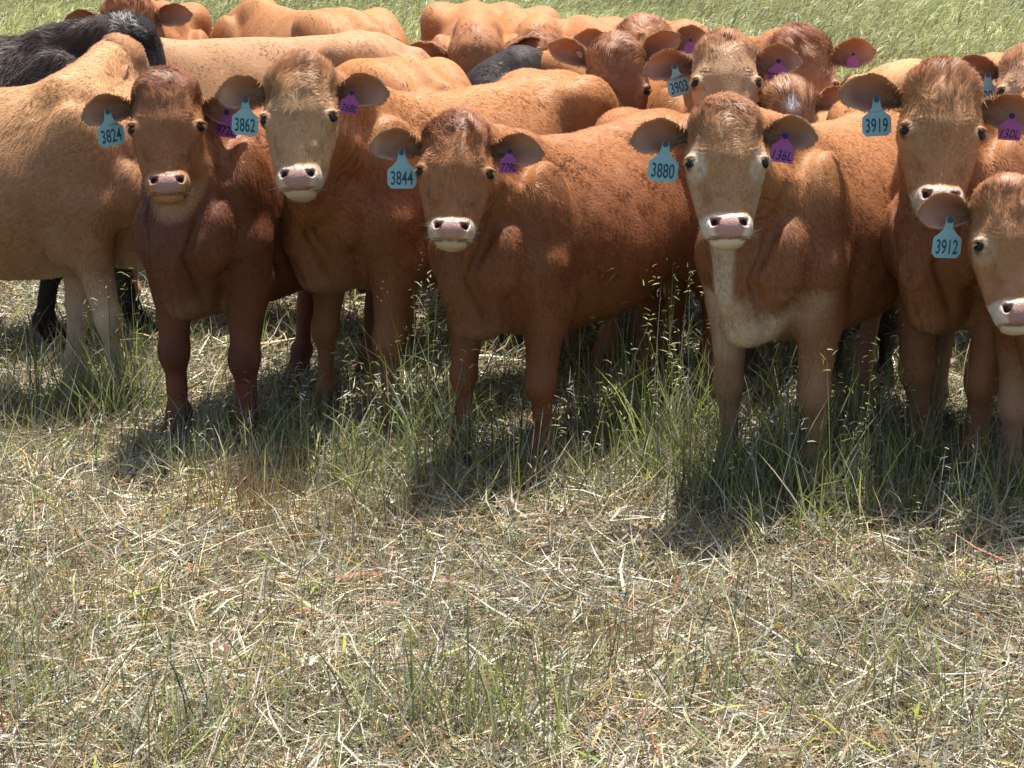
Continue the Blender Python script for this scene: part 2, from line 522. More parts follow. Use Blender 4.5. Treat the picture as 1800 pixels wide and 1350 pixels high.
def ear_mesh(g, side, drop, fwd, L=0.185, W=0.125, nu=18, nv=11, curl=0.5):
    """cupped ear in head coordinates; side +1 is the animal's right"""
    base = np.array([side * 0.072, 0.098, -0.105])
    a_ = unit((side * math.cos(math.radians(fwd)), math.sin(math.radians(drop)), -math.sin(math.radians(fwd))))
    c_ = unit(np.array([side * math.sin(math.radians(fwd)) * 0.8, 0.22, 1.0]))
    c_ = unit(c_ - a_ * (c_ @ a_))
    b_ = unit(np.cross(c_, a_)) * side
    if b_[1] > 0: b_ = -b_
    us = np.linspace(0, 1, nu) ** 0.9
    hw = np.interp(us, [0, .18, .33, .50, .66, .80, .90, .96, 1], [.24, .34, .66, .95, 1.0, .88, .66, .44, .16]) * W * 0.5
    hw = hw * (1 + 0.035 * np.sin(us * 17 + g.seed + side) + 0.025 * np.sin(us * 31 + 2 * g.seed))
    V = []; inn = []
    for layer in (0, 1):
        for i, u in enumerate(us):
            for v in np.linspace(-1, 1, nv):
                cup = (0.030 * math.sin(math.pi * min(1, u * 1.05 + 0.06)) + 0.030 * (1 - u)) * (1 - abs(v) ** 2.2)
                bb = hw[i] * v * (1.0 if v > 0 else 1.05) + 0.018 * math.sin(u * 2.6) - 0.012 * u * u
                cc = -cup + 0.016 * (1.3 if v > 0 else 0.4) * abs(v) ** 3 * math.sin(math.pi * u) * curl * 2
                th = 0.0085 * (1 - 0.55 * abs(v) ** 4) * (1 - 0.4 * u ** 4)
                if layer: cc -= th + 0.004
                p = base + a_ * L * u + b_ * bb + c_ * cc
                V.append(p); inn.append(1 - layer)
    V = np.array(V); n = nu * nv
    q = []
    fl = side < 0
    for i in range(nu - 1):
        for j in range(nv - 1):
            k = i * nv + j
            f1 = [k, k + 1, k + nv + 1, k + nv]
            f2 = [n + k, n + k + nv, n + k + nv + 1, n + k + 1]
            q += [f1, f2]
    for i in range(nu - 1):
        k = i * nv
        q.append([k, k + nv, n + k + nv, n + k])
        k = i * nv + nv - 1
        q.append([k, n + k, n + k + nv, k + nv])
    for j in range(nv - 1):
        k = (nu - 1) * nv + j
        q.append([k, k + 1, n + k + 1, n + k])
    q = np.array(q)
    # make the winding point outwards: inner layer normal along +c
    t0 = V[q[0]]
    if np.cross(t0[1] - t0[0], t0[3] - t0[0]) @ c_ < 0:
        q = q[:, ::-1]
    uu = np.tile(np.repeat(us, nv), 2); vv = np.tile(np.tile(np.linspace(-1, 1, nv), nu), 2)
    return V, q, np.array(inn), uu, vv, (base, a_, b_, c_, L, W)

def vnormals(V, Q):
    n_ = np.cross(V[Q[:, 2]] - V[Q[:, 0]], V[Q[:, 3]] - V[Q[:, 1]])
    N = np.zeros_like(V)
    for k in range(4):
        np.add.at(N, Q[:, k], n_)
    return unit_rows(N)

def ss(x, a, b):
    t = np.clip((x - a) / (b - a), 0, 1)
    return t * t * (3 - 2 * t)

def lerp(A, B, t):
    return A * (1 - t[:, None]) + np.asarray(B)[None] * t[:, None]

def pigment(g, P, N, Q):
    """coat colour of every vertex: markings, and sunlight painted along the back"""
    C = np.tile(np.array(g.coat, float), (len(P), 1))
    var = wob2(P, 5, g.seed % 5) * 0.10 + wob2(P, 21, (g.seed + 2) % 5) * 0.05
    C *= (1 + var)[:, None]
    # sunlight on the back painted in: lighter, yellower coat towards the top
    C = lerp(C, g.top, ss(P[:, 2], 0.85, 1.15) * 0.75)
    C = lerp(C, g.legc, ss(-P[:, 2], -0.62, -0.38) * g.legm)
    under = ss(-P[:, 2], -0.62, -0.50) * ss(-np.abs(P[:, 1]), -0.16, -0.04) * ss(P[:, 2], 0.40, 0.5)
    C = lerp(C, g.pale, under * 0.22)
    br = ss(P[:, 0], 0.40, 0.52) * np.maximum(ss(-P[:, 2], -0.70, -0.64), ss(-P[:, 2], -0.98, -0.9) * ss(-np.abs(P[:, 1] + 0.02), -0.05, -0.03) * 0.8) * ss(P[:, 2], 0.40, 0.46) * ss(wob2(P, 16, 2), -1.2, -0.3)
    if g.specks:
        sp = ss(wob(P, 420, 1) + 0.8 * wob(P, 610, 3), 0.85, 1.05) * ss(P[:, 2], 1.02, 1.10) * ss(P[:, 0], -0.35, 0.0) * ss(wob2(P, 14, 3), -0.3, 0.5)
        C = lerp(C, (0.10, 0.06, 0.04), sp * g.specks)
    C = lerp(C, g.pale, br * g.brisket)
    knee = np.exp(-((P[:, 2] - 0.34) / 0.06) ** 2) * (P[:, 0] > 0) * ss(N[:, 0], 0.2, 0.8)
    C = lerp(C, np.array(g.legc) * 0.45, knee * g.kneedark)
    C = lerp(C, np.array(g.legc) * 0.5, ss(-P[:, 2], -0.17, -0.10) * 0.6)
    st = ss(wob2(P, 9, (g.seed + 1) % 5) + 0.6 * wob(P, 30, 2), 0.55, 1.1) * ss(-P[:, 2], -0.85, -0.3)
    C = lerp(C, (0.13, 0.095, 0.06), st * 0.35)
    C = lerp(C, (0.045, 0.035, 0.03), ss(-P[:, 2], -0.065, -0.055))
    tuft = (P[:, 0] < -0.80) & (P[:, 2] < 0.56)
    C[tuft] = np.array(g.coat) * 0.6
    # head
    em = np.linalg.norm((Q - np.array([0, 0.21, -0.07])) / np.array([0.155, 0.325, 0.150]), axis=1)
    m = em < 1.12
    if m.any():
        q = Q[m]; c = C[m]; ax = np.abs(q[:, 0]); c_before = c.copy()
        nz = wob2(P[m], 40, 1)
        c = lerp(c, g.face, ss(q[:, 1], -0.02, 0.12) * 0.9 * ss(q[:, 2], -0.19, -0.10))
        poll = ss(-q[:, 1], -0.085, -0.03) * ss(q[:, 2], -0.16, -0.1)
        c = lerp(c, g.pollc, poll * 0.8)
        c *= (1 + 0.07 * nz)[:, None]
        side = ss(ax, 0.055, 0.10) * ss(q[:, 1], 0.20, 0.30)
        c = lerp(c, g.cheek, side * 0.7)
        mid = ss(-ax, -0.045, -0.015) * ss(q[:, 1], 0.24, 0.33)
        c = lerp(c, g.bridge, mid * 0.6)
        de = np.sqrt((ax - EYE[0]) ** 2 + ((q[:, 1] - EYE[1] - 0.004) * 0.85) ** 2 + (q[:, 2] - EYE[2]) ** 2)
        ring = ss(-de, -0.060, -0.038) * ss(nz, -1.4, 0.2)
        c = lerp(c, g.pale, ring * g.eyering)
        dk = ss(ax, 0.035, 0.055) * ss(-ax, -0.085, -0.065) * ss(q[:, 1], 0.235, 0.28) * ss(-q[:, 1], -0.375, -0.33) * ss(nz, -1.0, 0.8)
        c = lerp(c, np.array(g.face) * 0.62, dk * 0.55)
        whorl = np.exp(-(ax / 0.05) ** 2 - ((q[:, 1] - 0.17) / 0.07) ** 2)
        c = lerp(c, np.array(g.face) * 0.75, whorl * 0.4)
        # muzzle
        edge = 0.376 + 0.002 * (ax / 0.05) ** 2 + 0.004 * nz
        mz = ss(q[:, 1] - edge, -0.006, 0.008)
        c = lerp(c, g.ring, mz * g.ringm)
        pad = (ss(q[:, 1], 0.386, 0.393) * ss(-q[:, 1], -0.458, -0.453) *
               ss(-ax, -(0.059 - 0.45 * np.maximum(q[:, 1] - 0.408, 0)), -(0.053 - 0.45 * np.maximum(q[:, 1] - 0.408, 0))) * ss(q[:, 2], -0.062, -0.045))
        c = lerp(c, g.nose, pad)
        c = lerp(c, np.array(g.nose) * 0.35, pad * ss(np.sin(q[:, 0] * 420 + nz) * np.sin(q[:, 1] * 420), 0.55, 0.9) * 0.25)
        xx, yy = ax - 0.0405, q[:, 1] - 0.408
        nd = np.sqrt(((xx * 0.73 + yy * 0.68) / 0.0095) ** 2 + ((yy * 0.73 - xx * 0.68) / 0.0165) ** 2)
        c = lerp(c, (0.035, 0.018, 0.018), ss(-nd, -1.25, -0.85) * ss(q[:, 2], -0.075, -0.05))
        ml = ss(-np.abs(q[:, 1] - (0.4590 - 0.10 * ax)), -0.005, -0.002) * ss(-ax, -0.068, -0.058) * ss(q[:, 2], -0.09, -0.06)
        c = lerp(c, (0.10, 0.05, 0.045), ml * 0.9)
        de2 = np.sqrt((ax - EYE[0]) ** 2 + (q[:, 1] - EYE[1]) ** 2 + (q[:, 2] - EYE[2]) ** 2)
        c = lerp(c, (0.05, 0.03, 0.025), ss(-de2, -0.0292, -0.0265) * 0.95)
        tear = ss(-np.abs(ax - 0.082 + 0.3 * (q[:, 1] - 0.215)), -0.006, -0.001) * ss(q[:, 1], 0.212, 0.222) * ss(-q[:, 1], -0.27, -0.235)
        c = lerp(c, np.array(g.face) * 0.45, tear * 0.45)
        keep = ss(-em[m], -1.12, -0.98)[:, None]
        C[m] = c * keep + c_before * (1 - keep)
        pm = np.zeros(len(P)); pm[m] = pad
    else:
        pm = np.zeros(len(P))
    if g.patch:
        pp = ss(-np.sqrt((Q[:, 0] / 0.03) ** 2 + ((Q[:, 1] - 0.085) / 0.03) ** 2), -1.2, -0.7) * (np.abs(Q[:, 2]) < 0.1)
        C = lerp(C, (0.7, 0.68, 0.66), pp * 0.9)
    return np.clip(C, 0.004, 0.9), pm

def flow(g, P, N, Q):
    """direction the hair lies"""
    D = np.tile(np.array([-1.0, 0, -0.55]), (len(P), 1))
    low = ss(-P[:, 2], -0.70, -0.5)[:, None]
    D = D * (1 - low) + np.array([-0.1, 0, -1.0]) * low
    m = P[:, 0] > 0.45
    D[m] = D[m] * 0.5 + np.array([-0.3, 0, -0.9]) * 0.5
    # head
    hd = (np.linalg.norm((Q - np.array([0, 0.2, -0.08])) / np.array([0.14, 0.32, 0.17]), axis=1) < 1.0)
    if hd.any():
        q = Q[hd]
        y = np.stack([q[:, 0] * 5.0, (q[:, 1] - 0.17) * 12.0, 0 * q[:, 0]], 1)
        y[:, 1] = np.clip(y[:, 1], -1.0, 1.0)
        y[:, 0] = np.clip(y[:, 0], -0.8, 0.8) * np.where(q[:, 1] < 0.28, 1, 0.3)
        y[:, 2] -= 0.3 * ss(np.abs(q[:, 0]), 0.05, 0.1)
        D[hd] = y @ g.HR.T
    f1 = wob2(P, 30, 1); f2 = wob2(P, 30, 2)
    c = np.stack([f1, wob2(P, 24, 3), f2], 1)
    D = unit_rows(D) + c * g.messy * np.where(hd & (Q[:, 1] < 0.17), 3.2, 1.0)[:, None]
    D = D - N * (D * N).sum(1)[:, None]
    return unit_rows(D), hd

def fur(g, V, Qd, N, C, n, L0, W0, lift, rs):
    """short clumped hairs as slim tapering blades on the hide"""
    P3 = V[Qd]
    ar = np.linalg.norm(np.cross(P3[:, 2] - P3[:, 0], P3[:, 3] - P3[:, 1]), axis=1)
    cen = P3.mean(1)
    qh = g.to(cen)
    de = np.sqrt((np.abs(qh[:, 0]) - EYE[0]) ** 2 + (qh[:, 1] - EYE[1]) ** 2 + (qh[:, 2] - EYE[2]) ** 2)
    inhead = np.linalg.norm((qh - np.array([0, 0.2, -0.08])) / np.array([0.14, 0.33, 0.17]), axis=1) < 1.0
    wgt = ar * np.where(inhead, 2.6, 1.0)
    wgt = wgt * np.where(de < 0.030, 0.0, 1.0)
    wgt = wgt * np.where(inhead & (qh[:, 1] > 0.383) & (np.abs(qh[:, 0]) < 0.060) & (qh[:, 2] > -0.06), 0.0, 1.0)
    wgt = wgt * np.where(cen[:, 2] < 0.07, 0.0, 1.0)
    cs = np.cumsum(wgt); cs /= cs[-1]
    fi = np.searchsorted(cs, rs.random(n))
    u, v = rs.random((n, 1)), rs.random((n, 1))
    T = P3[fi]
    p = (T[:, 0] * (1 - u) + T[:, 1] * u) * (1 - v) + (T[:, 3] * (1 - u) + T[:, 2] * u) * v
    nn = unit_rows(N[Qd[fi]].mean(1))
    cc = C[Qd[fi]].mean(1)
    Q = g.to(p)
    D, hd = flow(g, p, nn, Q)
    on_poll = hd & (Q[:, 1] < 0.145 + 0.03 * rs.normal(0, 1, n)) & (Q[:, 2] > -0.15)
    face = hd & ~on_poll
    ln = L0 * rs.uniform(0.6, 1.3, n)
    ln = np.where(face, 0.0095 * rs.uniform(0.6, 1.4, n), ln)
    ln = np.where(on_poll, np.interp(Q[:, 1], [0.0, 0.15], [0.026, 0.013]) * rs.uniform(0.6, 1.3, n) * g.poll, ln)
    ln = np.where(p[:, 2] < 0.45, ln * 0.6, ln)
    wd = W0 * rs.uniform(0.6, 1.3, n) * np.where(face, 0.75, 1.0)
    lf = lift * rs.uniform(0.3, 1.8, n) + np.where(on_poll, 0.30, 0.0)
    d1 = unit_rows(D + nn * lf[:, None] + rs.normal(0, 0.10, (n, 3)))
    w = unit_rows(np.cross(d1, nn))
    w = unit_rows(w + nn * rs.normal(0, 0.16, (n, 1)))
    d2 = unit_rows(D + nn * (lf * 0.1)[:, None] + rs.normal(0, 0.18, (n, 3)) - np.where(on_poll, 0.1, 0.0)[:, None] * nn)
    p0 = p - nn * 0.0012
    a0 = p0 - w * wd[:, None] * 0.5; b0 = p0 + w * wd[:, None] * 0.5
    mp = p0 + d1 * (ln * 0.55)[:, None]
    a1 = mp - w * wd[:, None] * 0.36; b1 = mp + w * wd[:, None] * 0.36
    tp = mp + d2 * (ln * 0.5)[:, None]
    FV = np.stack([a0, b0, b1, a1, tp], 1).reshape(-1, 3)
    k = np.arange(n)[:, None] * 5
    q4 = k + np.array([[0, 1, 2, 3]]); t3 = k + np.array([[3, 2, 4]])
    gn = np.cross(b0 - a0, mp - p0)
    flip = (gn * nn).sum(1) < 0
    q4[flip] = q4[flip][:, ::-1]; t3[flip] = t3[flip][:, ::-1]
    gn[flip] *= -1
    gn = unit_rows(gn)
    sn = unit_rows(nn * 0.85 + gn * 0.30 + D * 0.10 + rs.normal(0, 0.08, (n, 3)))
    fd = np.array([-0.88, 0.0, -0.47])
    ps = p - 0.80 * (p @ fd)[:, None] * fd
    ps[hd] = p[hd]
    up_ = (0.55 + 0.75 * ss(p[:, 2], 0.75, 1.05))[:, None] * np.where(face, 1.0, 1.0)[:, None]
    cv = np.stack([wob2(ps, 75, 1) + 0.7 * wob(ps, 190, 2), 0.6 * wob2(ps, 80, 3), wob2(ps, 75, 4) + 0.7 * wob(ps, 200, 0)], 1)
    sn = unit_rows(sn + cv * 0.20 * g.streak * up_)
    bad = (sn * gn).sum(1) < 0.05
    sn[bad] = gn[bad]
    FN = np.repeat(sn, 5, 0)
    tint = rs.normal(1.03, 0.09, (n, 1)).clip(0.7, 1.4)
    cl = 1.0 + (wob2(p, 60, 2) * 0.06)[:, None] + cv[:, :1] * 0.05 * g.streak
    c0 = cc * tint * cl
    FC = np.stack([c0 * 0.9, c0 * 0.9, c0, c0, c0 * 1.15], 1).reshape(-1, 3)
    return FV, q4, t3, FN, np.clip(FC, 0.003, 0.95)

def fringe(g, V, N, inn, uu, vv, C, rs, n):
    """longer pale hair on the rim and root of an ear"""
    m = np.where((np.abs(vv) > 0.72) | (uu > 0.9) | ((uu < 0.35) & (inn == 1)))[0]
    i = rs.choice(m, n)
    j = np.clip(i + rs.choice([-1, 1, 0, 11, -11], n), 0, len(V) - 1)
    t = rs.random((n, 1)) * 0.9
    near = np.linalg.norm(V[i] - V[j], axis=1) < 0.03
    t[~near] = 0
    p = V[i] * (1 - t) + V[j] * t
    nn = N[i]
    cen = V.mean(0)
    out = unit_rows(p - cen)
    root = (uu[i] < 0.35)
    d = unit_rows(out * np.where(root, 0.5, 1.0)[:, None] + nn * 0.5 + rs.normal(0, 0.35, (n, 3)) + g.HR @ np.array([0, 0.15, 0.1]))
    ln = rs.uniform(0.003, 0.009, n) * np.where(root, 3.0, 1.0)
    w = unit_rows(np.cross(d, nn) + 1e-5) * (0.0007 * g.furw)
    k = np.arange(n)[:, None] * 3
    FV = np.stack([p - w, p + w, p + d * ln[:, None]], 1).reshape(-1, 3)
    t3 = k + np.array([[0, 1, 2]])
    gn = np.cross(w * 2, d); fl = (gn * nn).sum(1) < 0
    t3[fl] = t3[fl][:, ::-1]
    c = np.clip(np.array(g.rim)[None] * rs.uniform(0.7, 1.15, (n, 1)), 0, 0.9)
    return FV, t3, np.repeat(nn, 3, 0), np.repeat(c, 3, 0)

DEF = dict(coat=(0.27, 0.105, 0.048), top=(0.33, 0.135, 0.06), legc=(0.22, 0.085, 0.042), pale=(0.50, 0.36, 0.24),
           face=(0.33, 0.165, 0.085), cheek=(0.36, 0.20, 0.11), bridge=(0.36, 0.19, 0.11), pollc=(0.26, 0.10, 0.05),
           ring=(0.52, 0.43, 0.33), nose=(0.40, 0.225, 0.185), rim=(0.55, 0.34, 0.19), earin=(0.42, 0.225, 0.145),
           legm=0.5, brisket=0.0, kneedark=0.0, eyering=0.35, ringm=1.0, patch=0, fat=1.0, belly=0.0, ribs=0.0030, specks=0.0,
           thick=1.0, folds=0.0055, fold_dir=(0.4, 1, 0), dewlap=True, tail=0.02, legs={}, hs=1.0, hv=(1.0, 0.86, 1.0), messy=0.35, streak=1.0, poll=1.0,
           voxel=0.0085, hair=60000, furL=0.016, furW=0.0022, lift=0.30, furw=1.0, ears=((12, 12), (12, 12)), tags=(), eyes=True, earW=0.112, earL=0.205)

def set_props(o, label=None, category=None, group=None, kind=None):
    if label: o["label"] = label
    if category: o["category"] = category
    if group: o["group"] = group
    if kind: o["kind"] = kind

def link(o, parent=None):
    col.objects.link(o)
    if parent is not None:
        o.parent = parent
    return o

_font_cache = {}
def text_arrays(s, shear=0.0):
    key = (s, shear)
    if key not in _font_cache:
        cu = bpy.data.curves.new("txt", 'FONT')
        cu.body = s; cu.size = 1.0; cu.shear = shear
        cu.align_x = 'CENTER'; cu.extrude = 0.0; cu.offset = 0.012 if shear == 0 else 0.004
        cu.space_character = 1.02
        o = bpy.data.objects.new("txt", cu)
        col.objects.link(o)
        dg = bpy.context.evaluated_depsgraph_get()
        me = bpy.data.meshes.new_from_object(o.evaluated_get(dg))
        bpy.data.objects.remove(o)
        n = len(me.vertices)
        v = np.empty(n * 3); me.vertices.foreach_get("co", v); v = v.reshape(-1, 3)
        f = [tuple(p.vertices) for p in me.polygons]
        bpy.data.meshes.remove(me)
        v[:, 0] -= (v[:, 0].min() + v[:, 0].max()) / 2
        v[:, 1] -= (v[:, 1].min() + v[:, 1].max()) / 2
        _font_cache[key] = (v, f, v[:, 0].max() - v[:, 0].min(), v[:, 1].max() - v[:, 1].min())
    return _font_cache[key]

TEAL_OUT = [(-.010, .004), (.010, .004), (.0125, -.016), (.016, -.030), (.030, -.046), (.043, -.055), (.046, -.064), (.046, -.104), (.034, -.118),
            (-.034, -.118), (-.046, -.104), (-.046, -.064), (-.043, -.055), (-.030, -.046), (-.016, -.030), (-.0125, -.016)]
PURP_OUT = [(-.008, .004), (.008, .004), (.012, -.012), (.022, -.024), (.036, -.034), (.039, -.042), (.037, -.084),
            (-.037, -.084), (-.039, -.042), (-.036, -.034), (-.022, -.024), (-.012, -.012)]

def make_tag(g, root, side, kind, text, yaw, roll, size, efr, ua, dn=0.0, inkc=None, pitch=0):
    base, a_, b_, c_, L, W = efr
    ql = base + a_ * L * ua + c_ * (-0.008) + b_ * (0.008 - dn)
    org = g.fr(ql) + (g.HR @ c_) * 0.016
    # tag frame in the world: hangs down, faces where the ear opens (towards the viewer), then its own turn
    W2L = g.W.T
    rot = Matrix.Rotation(math.radians(g.psi + yaw), 3, 'Z') @ Matrix.Rotation(math.radians(roll), 3, 'Y') @ Matrix.Rotation(math.radians(pitch), 3, 'X')
    R = np.array(rot)
    ex, ey, ez = R @ np.array([1, 0, 0]), R @ np.array([0, 0, 1]), R @ np.array([0, -1, 0])
    ex, ey, ez = W2L @ ex, W2L @ ey, W2L @ ez
    out = TEAL_OUT if kind == 'teal' else PURP_OUT
    s = size / g.s
    n = len(out)
    bend = lambda x, y: 0.05 * (y * 8) ** 2 * 0.012
    V = []
    for z in (0.0012, -0.0012):
        for x, y in out:
            V.append(org + (ex * x + ey * y + ez * (z + bend(x, y) + 0.004)) * s)
    F = [tuple(range(n))[::-1], tuple(range(n, 2 * n))]
    F += [(i, (i + 1) % n, n + (i + 1) % n, n + i) for i in range(n)]
    me = bpy.data.meshes.new("ear_tag")
    me.from_pydata([tuple(v) for v in V], [], F)
    me.materials.append(M_TEAL if kind == 'teal' else M_PURPLE)
    t = bpy.data.objects.new("ear_tag", me)
    link(t, root)
    # pin
    mp = bpy.data.meshes.new("pin")
    pv = []; pf = []
    k = 12
    for z in (0.001, 0.008):
        for i in range(k):
            an = i / k * 2 * math.pi
            pv.append(tuple(org + (ex * math.cos(an) * 0.009 + ey * (math.sin(an) * 0.009 - 0.002) + ez * (z + 0.004)) * s))
    pf = [tuple(range(k))[::-1], tuple(range(k, 2 * k))] + [(i, (i + 1) % k, k + (i + 1) % k, k + i) for i in range(k)]
    mp.from_pydata(pv, [], pf)
    mp.materials.append(M_INK if kind == 'teal' else M_INK2)
    link(bpy.data.objects.new("pin", mp), t)
    if text:
        sh = 0.0 if kind == 'teal' else 0.25
        tv, tf, tw, th = text_arrays(text, sh)
        W_ = 0.070 if kind == 'teal' else 0.064
        H_ = 0.045 if kind == 'teal' else 0.030
        yc = -0.084 if kind == 'teal' else -0.062
        V = []
        for v in tv:
            x, y = v[0] / tw * W_, v[1] / th * H_ + yc
            V.append(tuple(org + (ex * x + ey * y + ez * (0.0022 + bend(x, y) + 0.004)) * s))
        mt = bpy.data.meshes.new("number")
        mt.from_pydata(V, [], tf)
        mt.materials.append(M_INK if kind == 'teal' else M_INK2)
        link(bpy.data.objects.new("number", mt), t)

def build_cow(name, label, group, foot, phi, head, s=1.0, category="cow", **kw):
    """foot: world x,y under the middle of the animal's forefeet; head=(x,y,z of the poll, psi, pitch, roll)"""
    g = Cow()
    for k_, v_ in DEF.items(): setattr(g, k_, v_)
    for k_, v_ in kw.items():
        assert k_ in DEF, k_
        setattr(g, k_, v_)
    g.hv = np.array(g.hv)
    g.seed = sum(map(ord, label)) % 97
    rs = np.random.default_rng(g.seed + 11)
    g.s = s
    ph = math.radians(phi)
    fwd = np.array([math.sin(ph), -math.cos(ph), 0]); lft = np.array([math.cos(ph), math.sin(ph), 0])
    g.W = np.stack([fwd, lft, [0, 0, 1]], 1)
    mid = np.array([foot[0], foot[1], 0]) - fwd * 0.42 * s
    hw = np.array(head[:3], float)
    g.hp = (g.W.T @ (hw - mid)) / s
    g.psi = head[3]
    g.HR = g.W.T @ head_axes(*head[3:6])
    g.fold_dir = np.asarray(g.fold_dir, F32)
    f, ft = cow_field(g)
    hlo = g.hp + (g.HR @ np.array([0, 0.2, -0.1])) - 0.42; hhi = g.hp + (g.HR @ np.array([0, 0.2, -0.1])) + 0.42
    lo = np.minimum([-0.97, -0.42, -0.02], hlo); hi = np.maximum([0.85, 0.42, 1.27], hhi)
    for (lx, ly) in ft.values():
        lo[0] = min(lo[0], lx - 0.1); hi[0] = max(hi[0], lx + 0.15)
        lo[1] = min(lo[1], ly - 0.1); hi[1] = max(hi[1], ly + 0.1)
    V, Q, N = surface_nets(f, lo, hi, g.voxel)
    QH = g.to(V)
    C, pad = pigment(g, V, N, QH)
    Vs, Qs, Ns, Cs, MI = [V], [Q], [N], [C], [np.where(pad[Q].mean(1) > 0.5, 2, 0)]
    tris, tmi = [], []
    nv = len(V)
    furV, furQ, furN, furC = V, Q, N, C
    efr = {}
    for side, (drop, ef) in ((1, g.ears[0]), (-1, g.ears[1])):
        eV, eQ, inn, uu, vv, fr = ear_mesh(g, side, drop, ef, L=g.earL, W=g.earW)
        efr[side] = fr
        eV = g.fr(eV)
        eN = vnormals(eV, eQ)
        eC = np.where(inn[:, None] == 1, np.array(g.earin) * ((1 + 0.25 * wob(eV, 60, 1)) * (0.75 + 0.35 * ss(uu, 0.2, 0.6)))[:, None], np.array(g.coat) * 1.1)  # inside painted darker near the root, for the shadow there
        edge = ss(np.abs(vv), 0.78, 0.98) * (inn == 1)
        eC = lerp(eC, g.rim, edge * 0.8)
        rootm = ss(-uu, -0.35, -0.05) * (inn == 1)
        eC = lerp(eC, g.rim, rootm * 0.25)
        Vs.append(eV); Qs.append(eQ + nv); Ns.append(eN); Cs.append(np.clip(eC, 0, 1)); MI.append(np.full(len(eQ), 1))
        nv += len(eV)
        if g.hair:
            nf = int(2600 if g.hair > 30000 else 700)
            FV, t3, FN, FC = fringe(g, eV, eN, inn, uu, vv, eC, rs, nf)
            Vs.append(FV); tris.append(t3 + nv); tmi.append(np.full(len(t3), 1)); Ns.append(FN); Cs.append(FC)
            nv += len(FV)
    if g.hair:
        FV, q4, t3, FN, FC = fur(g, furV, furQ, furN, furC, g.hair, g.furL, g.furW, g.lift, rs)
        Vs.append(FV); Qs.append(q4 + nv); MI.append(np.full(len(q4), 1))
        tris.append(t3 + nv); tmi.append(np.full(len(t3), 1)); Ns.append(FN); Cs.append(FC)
        nv += len(FV)
    if g.eyes and g.hair > 50000:
        LV, LT, LC = [], [], []
        def hair1(q0, dq, ln, w, c):
            a0 = g.fr(np.array(q0)); dd = unit(g.HR @ np.array(dq, float)); ww = unit(np.cross(dd, g.HR @ np.array([0, 0.3, 1.0]))) * w
            k = len(LV)
            LV.extend([a0 - ww, a0 + ww, a0 + dd * ln + np.array([0, 0, -0.15 * ln])]); LT.append([k, k + 1, k + 2]); LC.extend([c] * 3)
        for sd in (1, -1):
            for i in range(26):
                t = rs.uniform(-1, 1)
                hair1((sd * (EYE[0] + 0.020 + 0.004 * rs.random()), EYE[1] - 0.010 + 0.005 * abs(t), EYE[2] + 0.012 + t * 0.014), (sd * 1.0, 0.35 + 0.3 * rs.normal(), 0.5 + 0.3 * t), rs.uniform(0.012, 0.022), 0.0007, g.rim)
            for i in range(22):
                hair1((sd * rs.uniform(0.045, 0.072), rs.uniform(0.40, 0.455), rs.uniform(-0.07, -0.03)), (sd, 0.5 * rs.normal(), 0.6 + 0.3 * rs.normal()), rs.uniform(0.015, 0.04), 0.0004, (0.6, 0.52, 0.42))
            for i in range(170):
                fr_ = efr[sd]
                q0 = fr_[0] + fr_[1] * fr_[4] * rs.uniform(0.10, 0.55) + fr_[2] * rs.uniform(-0.03, 0.03) - fr_[3] * 0.020
                hair1(q0, fr_[1] * rs.uniform(0.4, 1) + fr_[3] * rs.uniform(0.2, 0.8) + rs.normal(0, 0.3, 3), rs.uniform(0.014, 0.040), 0.0006, np.array(g.rim) * rs.uniform(0.5, 1.0))
        LV = np.array(LV); LT = np.array(LT)
        Vs.append(LV); tris.append(LT + nv); tmi.append(np.full(len(LT), 1)); Cs.append(np.array(LC))
        gn = np.cross(LV[LT[:, 1]] - LV[LT[:, 0]], LV[LT[:, 2]] - LV[LT[:, 0]])
        Ns.append(np.repeat(unit_rows(gn), 3, 0)); nv += len(LV)
    allV = np.concatenate(Vs); allC = np.concatenate(Cs); allN = np.concatenate(Ns)
    polys = [np.concatenate(Qs)]
    mi = [np.concatenate(MI)]
    if tris:
        polys.append(np.concatenate(tris)); mi.append(np.concatenate(tmi))
    me = raw_mesh("body", allV, polys, allC, (M_SKIN, M_FUR, M_NOSE), np.concatenate(mi), allN)
    root = bpy.data.objects.new(name, None)
    root.location = mid
    root.rotation_euler = (0, 0, ph - math.pi / 2)
    root.scale = (s, s, s)
    root.empty_display_size = 0.2
    link(root)
    set_props(root, label, category, group)
    link(bpy.data.objects.new("body", me), root)
    if g.eyes:
        for side in (1, -1):
            c0 = (EYE + unit(EO) * 0.0012) * np.array([side, 1, 1])
            ev = []; ef_ = []
            nu, nw = 14, 10
            for i in range(nw + 1):
                th = math.pi * i / nw
                for j in range(nu):
                    a2 = 2 * math.pi * j / nu
                    q = c0 + 0.0235 * np.array([math.sin(th) * math.cos(a2), math.cos(th), math.sin(th) * math.sin(a2)])
                    ev.append(g.fr(q))
            for i in range(nw):
                for j in range(nu):
                    k = i * nu + j; k2 = i * nu + (j + 1) % nu
                    ef_.append([k, k2, k2 + nu, k + nu])
            me2 = raw_mesh("eye", np.array(ev), [np.array(ef_)], None, (M_EYE,))
            link(bpy.data.objects.new("eye", me2), root)
